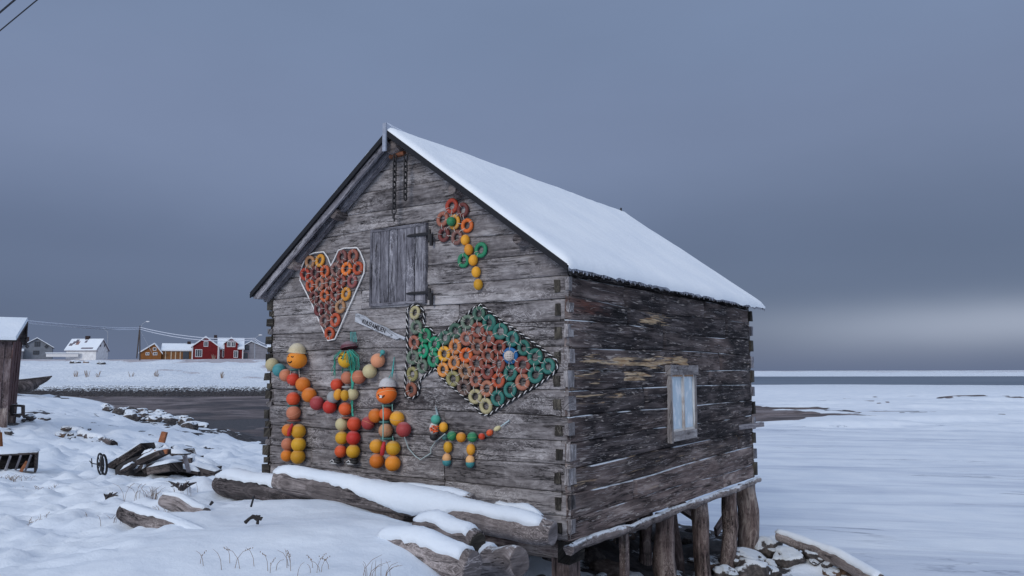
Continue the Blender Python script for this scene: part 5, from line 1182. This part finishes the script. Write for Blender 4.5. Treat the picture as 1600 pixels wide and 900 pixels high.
def gablebox(root, x0, x1, y0, y1, hw_, hr2_, ridge, wallm, oh=.35, snow=True, rz_off=0., name='wall'):
    """box with a gable roof; ridge 'x' or 'y' is the direction of the ridge; gable faces get wall"""
    mb = MB(); zf = -1.5
    cx_, cy_ = (x0+x1)/2, (y0+y1)/2
    base = [(x0, y0), (x1, y0), (x1, y1), (x0, y1)]
    vs = [Vector((*b, zf)) for b in base]+[Vector((*b, hw_)) for b in base]
    fs = [(0, 1, 5, 4), (1, 2, 6, 5), (2, 3, 7, 6), (3, 0, 4, 7)]
    if ridge == 'y': vs += [Vector((cx_+rz_off, y0, hr2_)), Vector((cx_+rz_off, y1, hr2_))]; fs += [(4, 5, 8), (6, 7, 9)]
    else: vs += [Vector((x0, cy_, hr2_)), Vector((x1, cy_, hr2_))]; fs += [(5, 6, 9), (7, 4, 8)]
    mb.add(vs, fs); w_ = mb.build(name, wallm, root)
    mb, ms_ = MB(), MB(); th = .14
    if ridge == 'y':
        rx = cx_+rz_off
        for xe in (x0, x1):
            s_ = (hr2_-hw_)/abs(rx-xe); xo = xe+(oh if xe > rx else -oh); zo = hr2_-s_*abs(xo-rx)
            for B, a_0, a_1, e in ((mb, .01, th, 0), (ms_, th+.01, th+.24, .04)):
                q_ = [Vector((rx, y0-oh+e, hr2_)), Vector((xo, y0-oh+e, zo)), Vector((xo, y1+oh-e, zo)), Vector((rx, y1+oh-e, hr2_))]
                B.add([v+Vector((0, 0, a_0)) for v in q_]+[v+Vector((0, 0, a_1)) for v in q_], [(0, 1, 2, 3), (4, 7, 6, 5), (0, 4, 5, 1), (1, 5, 6, 2), (2, 6, 7, 3), (3, 7, 4, 0)])
    else:
        for ye in (y0, y1):
            s_ = (hr2_-hw_)/abs(cy_-ye); yo = ye+(oh if ye > cy_ else -oh); zo = hr2_-s_*abs(yo-cy_)
            for B, a_0, a_1, e in ((mb, .01, th, 0), (ms_, th+.01, th+.24, .04)):
                q_ = [Vector((x0-oh+e, cy_, hr2_)), Vector((x0-oh+e, yo, zo)), Vector((x1+oh-e, yo, zo)), Vector((x1+oh-e, cy_, hr2_))]
                B.add([v+Vector((0, 0, a_0)) for v in q_]+[v+Vector((0, 0, a_1)) for v in q_], [(0, 1, 2, 3), (4, 7, 6, 5), (0, 4, 5, 1), (1, 5, 6, 2), (2, 6, 7, 3), (3, 7, 4, 0)])
    return w_, mb, ms_
def roofparts(root, mb, ms_, rm=TRIM):
    r_ = mb.build('roof', rm, root); ms_.build('snow_cover', HS, r_); return r_
def chimney(r_, x, y, z, w_=.9, h_=1.1):
    o = wbox(r_, (x, y, z), w_, w_*.7, h_, BRKD, 'chimney'); return o
def hroot(name, label, px, base_y, D, rz=0):
    p_ = P(px, base_y, D); return thing(name, label, 'house', p_, rz)
DH = 212.; pxm = DH/F
# grey house
h = hroot('grey_house', 'grey clad house with crossed diamond windows, leftmost beyond the channel', 57, 555, 214, .5)
w_, mb, ms_ = gablebox(h, -3.9, 3.6, 0, 9, 2.1, 4.45, 'y', cladding('grey_cladding', (.20, .22, .25)), rz_off=.1); r_ = roofparts(h, mb, ms_, mat_plain('dark_trim', (.06, .06, .07)))
chimney(r_, -2.6, 5.5, 4.3, .8, 1.6); DT = mat_plain('dark_window_trim', (.03, .028, .03))
hwin(h, (.05, -.05, 3.0), 1.3, 1.3, 'f', 2, DT); hwin(h, (-.1, -.05, .7), 1.4, 1.0, 'f', 2, DT)
for sx in (-2.3, 2.2):
    o = hwin(h, (sx, -.05, 2.35), .75, .75, 'f', 1, DT); o.rotation_euler = (0, math.pi/4, 0)
gablebox_w, mb, ms_ = gablebox(h, -5.6, -3.0, -1.6, 3, 1.0, 1.5, 'x', cladding('porch_grey', (.16, .17, .2)), oh=.15, name='porch_wall'); mb.build('porch_roof', TRIM, h); ms_.build('porch_snow', HS, h)
# white house
h = hroot('white_house', 'white house with patchy snow on its roof and a dark chimney', 150, 557, 208, -.08)
w_, mb, ms_ = gablebox(h, -6.6, 1.6, -2.6, 2.6, 1.7, 4.3, 'x', cladding('white_cladding', (.80, .82, .84))); r_ = roofparts(h, mb, ms_, mat_plain('worn_roof', (.2, .17, .19)))
chimney(r_, -2.6, .1, 4.8, 1.0, 1.2)
for y in (-.9, .9): hwin(h, (1.63, y, 2.9), .8, .95, 's')
hwin(h, (1.63, -2.2, 1.3), .5, .5, 's'); hwin(h, (1.63, 2.2, 1.3), .5, .5, 's')
for i, (x, y) in enumerate(((-6.0, -1.6), (-5.5, -1.1), (-4.9, -.7), (-4.4, -1.2), (-2.4, -.8), (-.9, -2.6))):
    z = 4.3-1.0*abs(y)+.40; o = wbox(r_, (x, y, z), random.uniform(.5, 1.0) if i < 5 else 3.2, random.uniform(.7, 1.4) if i < 5 else .5, .04, mat_plain('bare_sheet', (.16, .14, .17) if i != 3 else (.28, .16, .14)), 'bare_patch'); o.rotation_euler = (math.atan(1.0), 0, 0)
o = wbox(h, (-6.2, -4.6, .3), 7.5, .3, .9, TRIM, 'annex_wall', .3); o = wbox(h, (-6.2, -4.6, .85), 7.7, .9, .2, HS, 'annex_snow', .3)
# ochre house
h = hroot('ochre_house', 'ochre timber house with a long low snowy wing, left of the red house', 236, 557, 212, .36)
OC = cladding('ochre_cladding', (.26, .105, .03), False, 5); OCV = cladding('ochre_boards', (.24, .11, .04), True, 2)
w_, mb, ms_ = gablebox(h, -2.7, 2.5, 0, 6, 1.0, 3.3, 'y', OC, rz_off=.8); r_ = roofparts(h, mb, ms_)
hwin(h, (.8, -.05, 2.0), .85, .85, 'f', 1); hwin(h, (-.9, -.05, .7), .9, .75, 'f', 2); hwin(h, (1.0, -.05, .75), 1.0, .8, 'f', 2)
w2_, mb, ms_ = gablebox(h, 2.7, 11.2, .8, 6, 1.7, 3.3, 'x', OCV, name='wing_wall'); r2_ = mb.build('wing_roof', TRIM, h); ms_.build('snow_cover', HS, r2_); chimney(r2_, 9.2, 3.4, 3.7, .9, 1.1)
for x in (3.5, 4.9, 6.0, 7.2): wbox(h, (x, .76, .2), .28, .06, 2.9, mat_plain('cream_post', (.55, .45, .33)), 'cream_board')
wbox(h, (8.6, .74, .2), 1.5, .06, 2.6, PANE, 'wing_door'); 
wbox(h, (10.2, .76, .3), .2, .06, 2.6, TRIM, 'corner_board')
# red house
h = hroot('red_house', 'dark red house with white trim and a dormer, largest of the row', 321, 559, 208, .34)
RD = cladding('red_cladding', (.17, .012, .014), False, 5)
w_, mb, ms_ = gablebox(h, -3.3, 3.1, 0, 9, 2.9, 5.35, 'y', RD); r_ = roofparts(h, mb, ms_)
w2_, mb, ms_ = gablebox(h, 3.12, 9.3, 1.0, 8, 2.5, 5.1, 'x', RD, name='wing_wall'); r2_ = mb.build('wing_roof', TRIM, h); ms_.build('snow_cover', HS, r2_)
w3_, mb, ms_ = gablebox(h, 4.6, 7.9, .6, 4, 3.9, 5.2, 'y', RD, oh=.3, name='dormer_wall'); r3_ = mb.build('dormer_roof', TRIM, h); ms_.build('snow_cover', HS, r3_)
chimney(r_, 2.2, 5, 5.6, .8, 1.2)
hwin(h, (0, -.05, 3.6), 1.1, 1.4, 'f', 2); hwin(h, (-1.7, -.05, 1.2), 1.7, 2.0, 'f', 3); hwin(h, (4.6, .95, 1.1), 1.1, 1.9, 'f', 2); hwin(h, (7.5, .55, 1.0), 1.1, 1.9, 'f', 2)
hwin(h, (5.7, .55, 3.6), 1.0, 1.4, 'f', 2); hwin(h, (6.8, .55, 3.6), 1.0, 1.4, 'f', 2)
for x, y, hh_ in ((-3.25, -.04, 2.9), (3.1, -.04, 2.9), (3.4, .95, 2.4), (9.25, .95, 2.4)): wbox(h, (x, y, hh_/2-.4), .28, .1, hh_+.8, TRIM, 'corner_board')
# grey barn
h = hroot('grey_barn', 'weathered grey boarded barn between the red house and the log shed', 393, 560, 214, .3)
h['category'] = 'barn'
w_, mb, ms_ = gablebox(h, -3.2, 4.0, 0, 12, 2.6, 4.4, 'y', cladding('grey_boards', (.25, .25, .28), False, 2.2), oh=.3, rz_off=-.6); r_ = roofparts(h, mb, ms_, mat_plain('dark_barge', (.08, .08, .09)))
hwin(h, (-1.2, -.05, 2.9), 1.0, 1.3, 'f', 2, DT); hwin(h, (-1.6, -.04, .5), 1.6, 2.2, 'f', 1, mat_plain('pinkish_boards', (.36, .26, .26)))
w2_, mb, ms_ = gablebox(h, 4.2, 10, 2, 9, 2.2, 3.6, 'x', cladding('grey_boards2', (.28, .27, .29), True, 2), name='wing_wall'); r2_ = mb.build('wing_roof', TRIM, h); ms_.build('snow_cover', HS, r2_)
hwin(h, (6.6, 1.95, .8), 1.6, 1.8, 'f', 1, mat_plain('pinkish_boards2', (.40, .32, .30)))
chimney(r_, -2.4, 8, 4.4, .7, .9)
# table in the snow
tp = P(333, 570, 196); tb_ = thing('picnic_table', 'small white picnic table on the snow slope below the red house', 'table', tp); wbox(tb_, (0, 0, .75), 1.7, .8, .08, TRIM, 'tabletop'); 
for x in (-.7, .7): wbox(tb_, (x, 0, .35), .1, .7, .8, TRIM, 'leg')

# utility pole and lamps
POLE = mat_plain('pole_wood', (.08, .065, .06), .8, .3); STL = mat_plain('galvanised', (.32, .35, .40), .5)
def upole(label, px, top, bot, D, lamp=None, r=.14, second=None, m=POLE):
    p1, p0 = P(px, top, D), P(px, bot+4, D); t = thing('utility_pole' if m is POLE else 'lamp_post', label, 'pole' if m is POLE else 'lamp post', p0); mb = MB(); mb.tube([Vector(), p1-p0], [r, r*.75], 8); mb.build('pole', m, t)
    if second: q_ = P(*second, D); mb = MB(); mb.tube([q_-p0, p1-p0-Vector((0, 0, .3))], r*.9, 8); mb.build('strut', m, t)
    if lamp:
        pts = [P(x, y, D)-p0 for x, y in lamp]; mb = MB(); mb.tube(pts, .07, 6); mb.build('arm', STL, t); mb = MB(); mb.sphere(pts[-1], (.5, .25, .16), 14, 8); mb.build('lamp_head', TRIM, t)
    return t, p1
DPo = 200
up, ptop = upole('tall double wooden utility pole with a lamp on a curved arm', 218.5, 509, 560, DPo, [(220, 512), (223, 506), (227, 503), (231, 502.5)], .17, (213.5, 560))
mb = MB(); b0 = up.location; mb.tube([P(220, 518, DPo)-b0, P(240, 556, DPo)-b0], .05, 5); mb.build('guy_wire', STL, up)
lp2, ltop = upole('grey lamp post with upturned arm beside the grey barn', 398, 528, 562, 200, [(398, 529), (402, 526), (407, 523.5)], .12, None, STL)
lp3, _ = upole('pale lamp post rising behind the white house', 168.5, 518, 553, 222, [(168.5, 519), (165, 516), (162, 513.5)], .12, None, STL)
def cable(label, pts, r, m, sag=0., group=None):
    o_ = Vector(pts[0]); mb = MB(); P_ = []
    for a, b in zip(pts[:-1], pts[1:]):
        a, b = Vector(a), Vector(b); 
        for k in range(24): P_.append(a.lerp(b, k/24)-Vector((0, 0, sag*4*(k/24)*(1-k/24)))-o_)
    P_.append(Vector(pts[-1])-o_); mb.tube(P_, r, 5); o = mb.build('overhead_cable', m, None, o_); return tag(o, label, 'cable', group)
FC = mat_plain('rimed_cable', (.62, .66, .74), .8)
cable('upper frosted overhead cable running from the pole to the plank hut', [P(218, 511.5, DPo), P(37, 501.5, 60)], .09, FC, .3)
cable('lower frosted overhead cable running from the pole to the plank hut', [P(218, 514, DPo), P(37, 503.5, 60)], .09, FC, .3)
cable('upper frosted cable from the pole towards the barn lamp post', [P(219, 511.5, DPo), P(398, 528.5, 200), P(440, 535, 200)], .10, FC, 1.1)
cable('lower frosted cable from the pole towards the barn lamp post', [P(219, 514.5, DPo), P(398, 531, 200), P(440, 538, 200)], .10, FC, 1.3)
BC = mat_plain('black_cable', (.012, .013, .018), .6)
def bigcable(label, a, b, D0, D1, r):
    p0, p1 = P(*a, D0), P(*b, D1); d = p1-p0; return cable(label, [p0-d*12, p0+d*10], r, BC)
bigcable('thick black cable crossing the very top left corner', (0, 19.5), (23, 0), 15, 14.6, .020)
bigcable('thinner black cable below the thick one in the top left corner', (0, 48), (58, 0), 15, 14.2, .013)
# shrubs of dead grass on the hill and a far strip of dark specks on the spit
mb = MB()
for (px, y0_, n_) in ((118, 596, 6), (136, 595, 6), (152, 594, 5), (244, 592, 8), (205, 590, 3), (346, 592, 5), (334, 556, 10)):
    p_ = P(px, y0_, 160 if y0_ > 570 else 205); z = hz(p_.x, p_.y)
    mb = MB()
    for i in range(n_*2): a = random.uniform(-1, 1); mb.tube([(a*.3, 0, 0), (a*.6+random.uniform(-.2, .2), 0, random.uniform(.5, 1.4))], .035, 4)
    o = mb.build('dead_shrub', GRM, None, (p_.x, p_.y, z-.05)); tag(o, 'leafless shrub poking out of the snow on the far bank', 'shrub', 'leafless shrubs on the far bank')
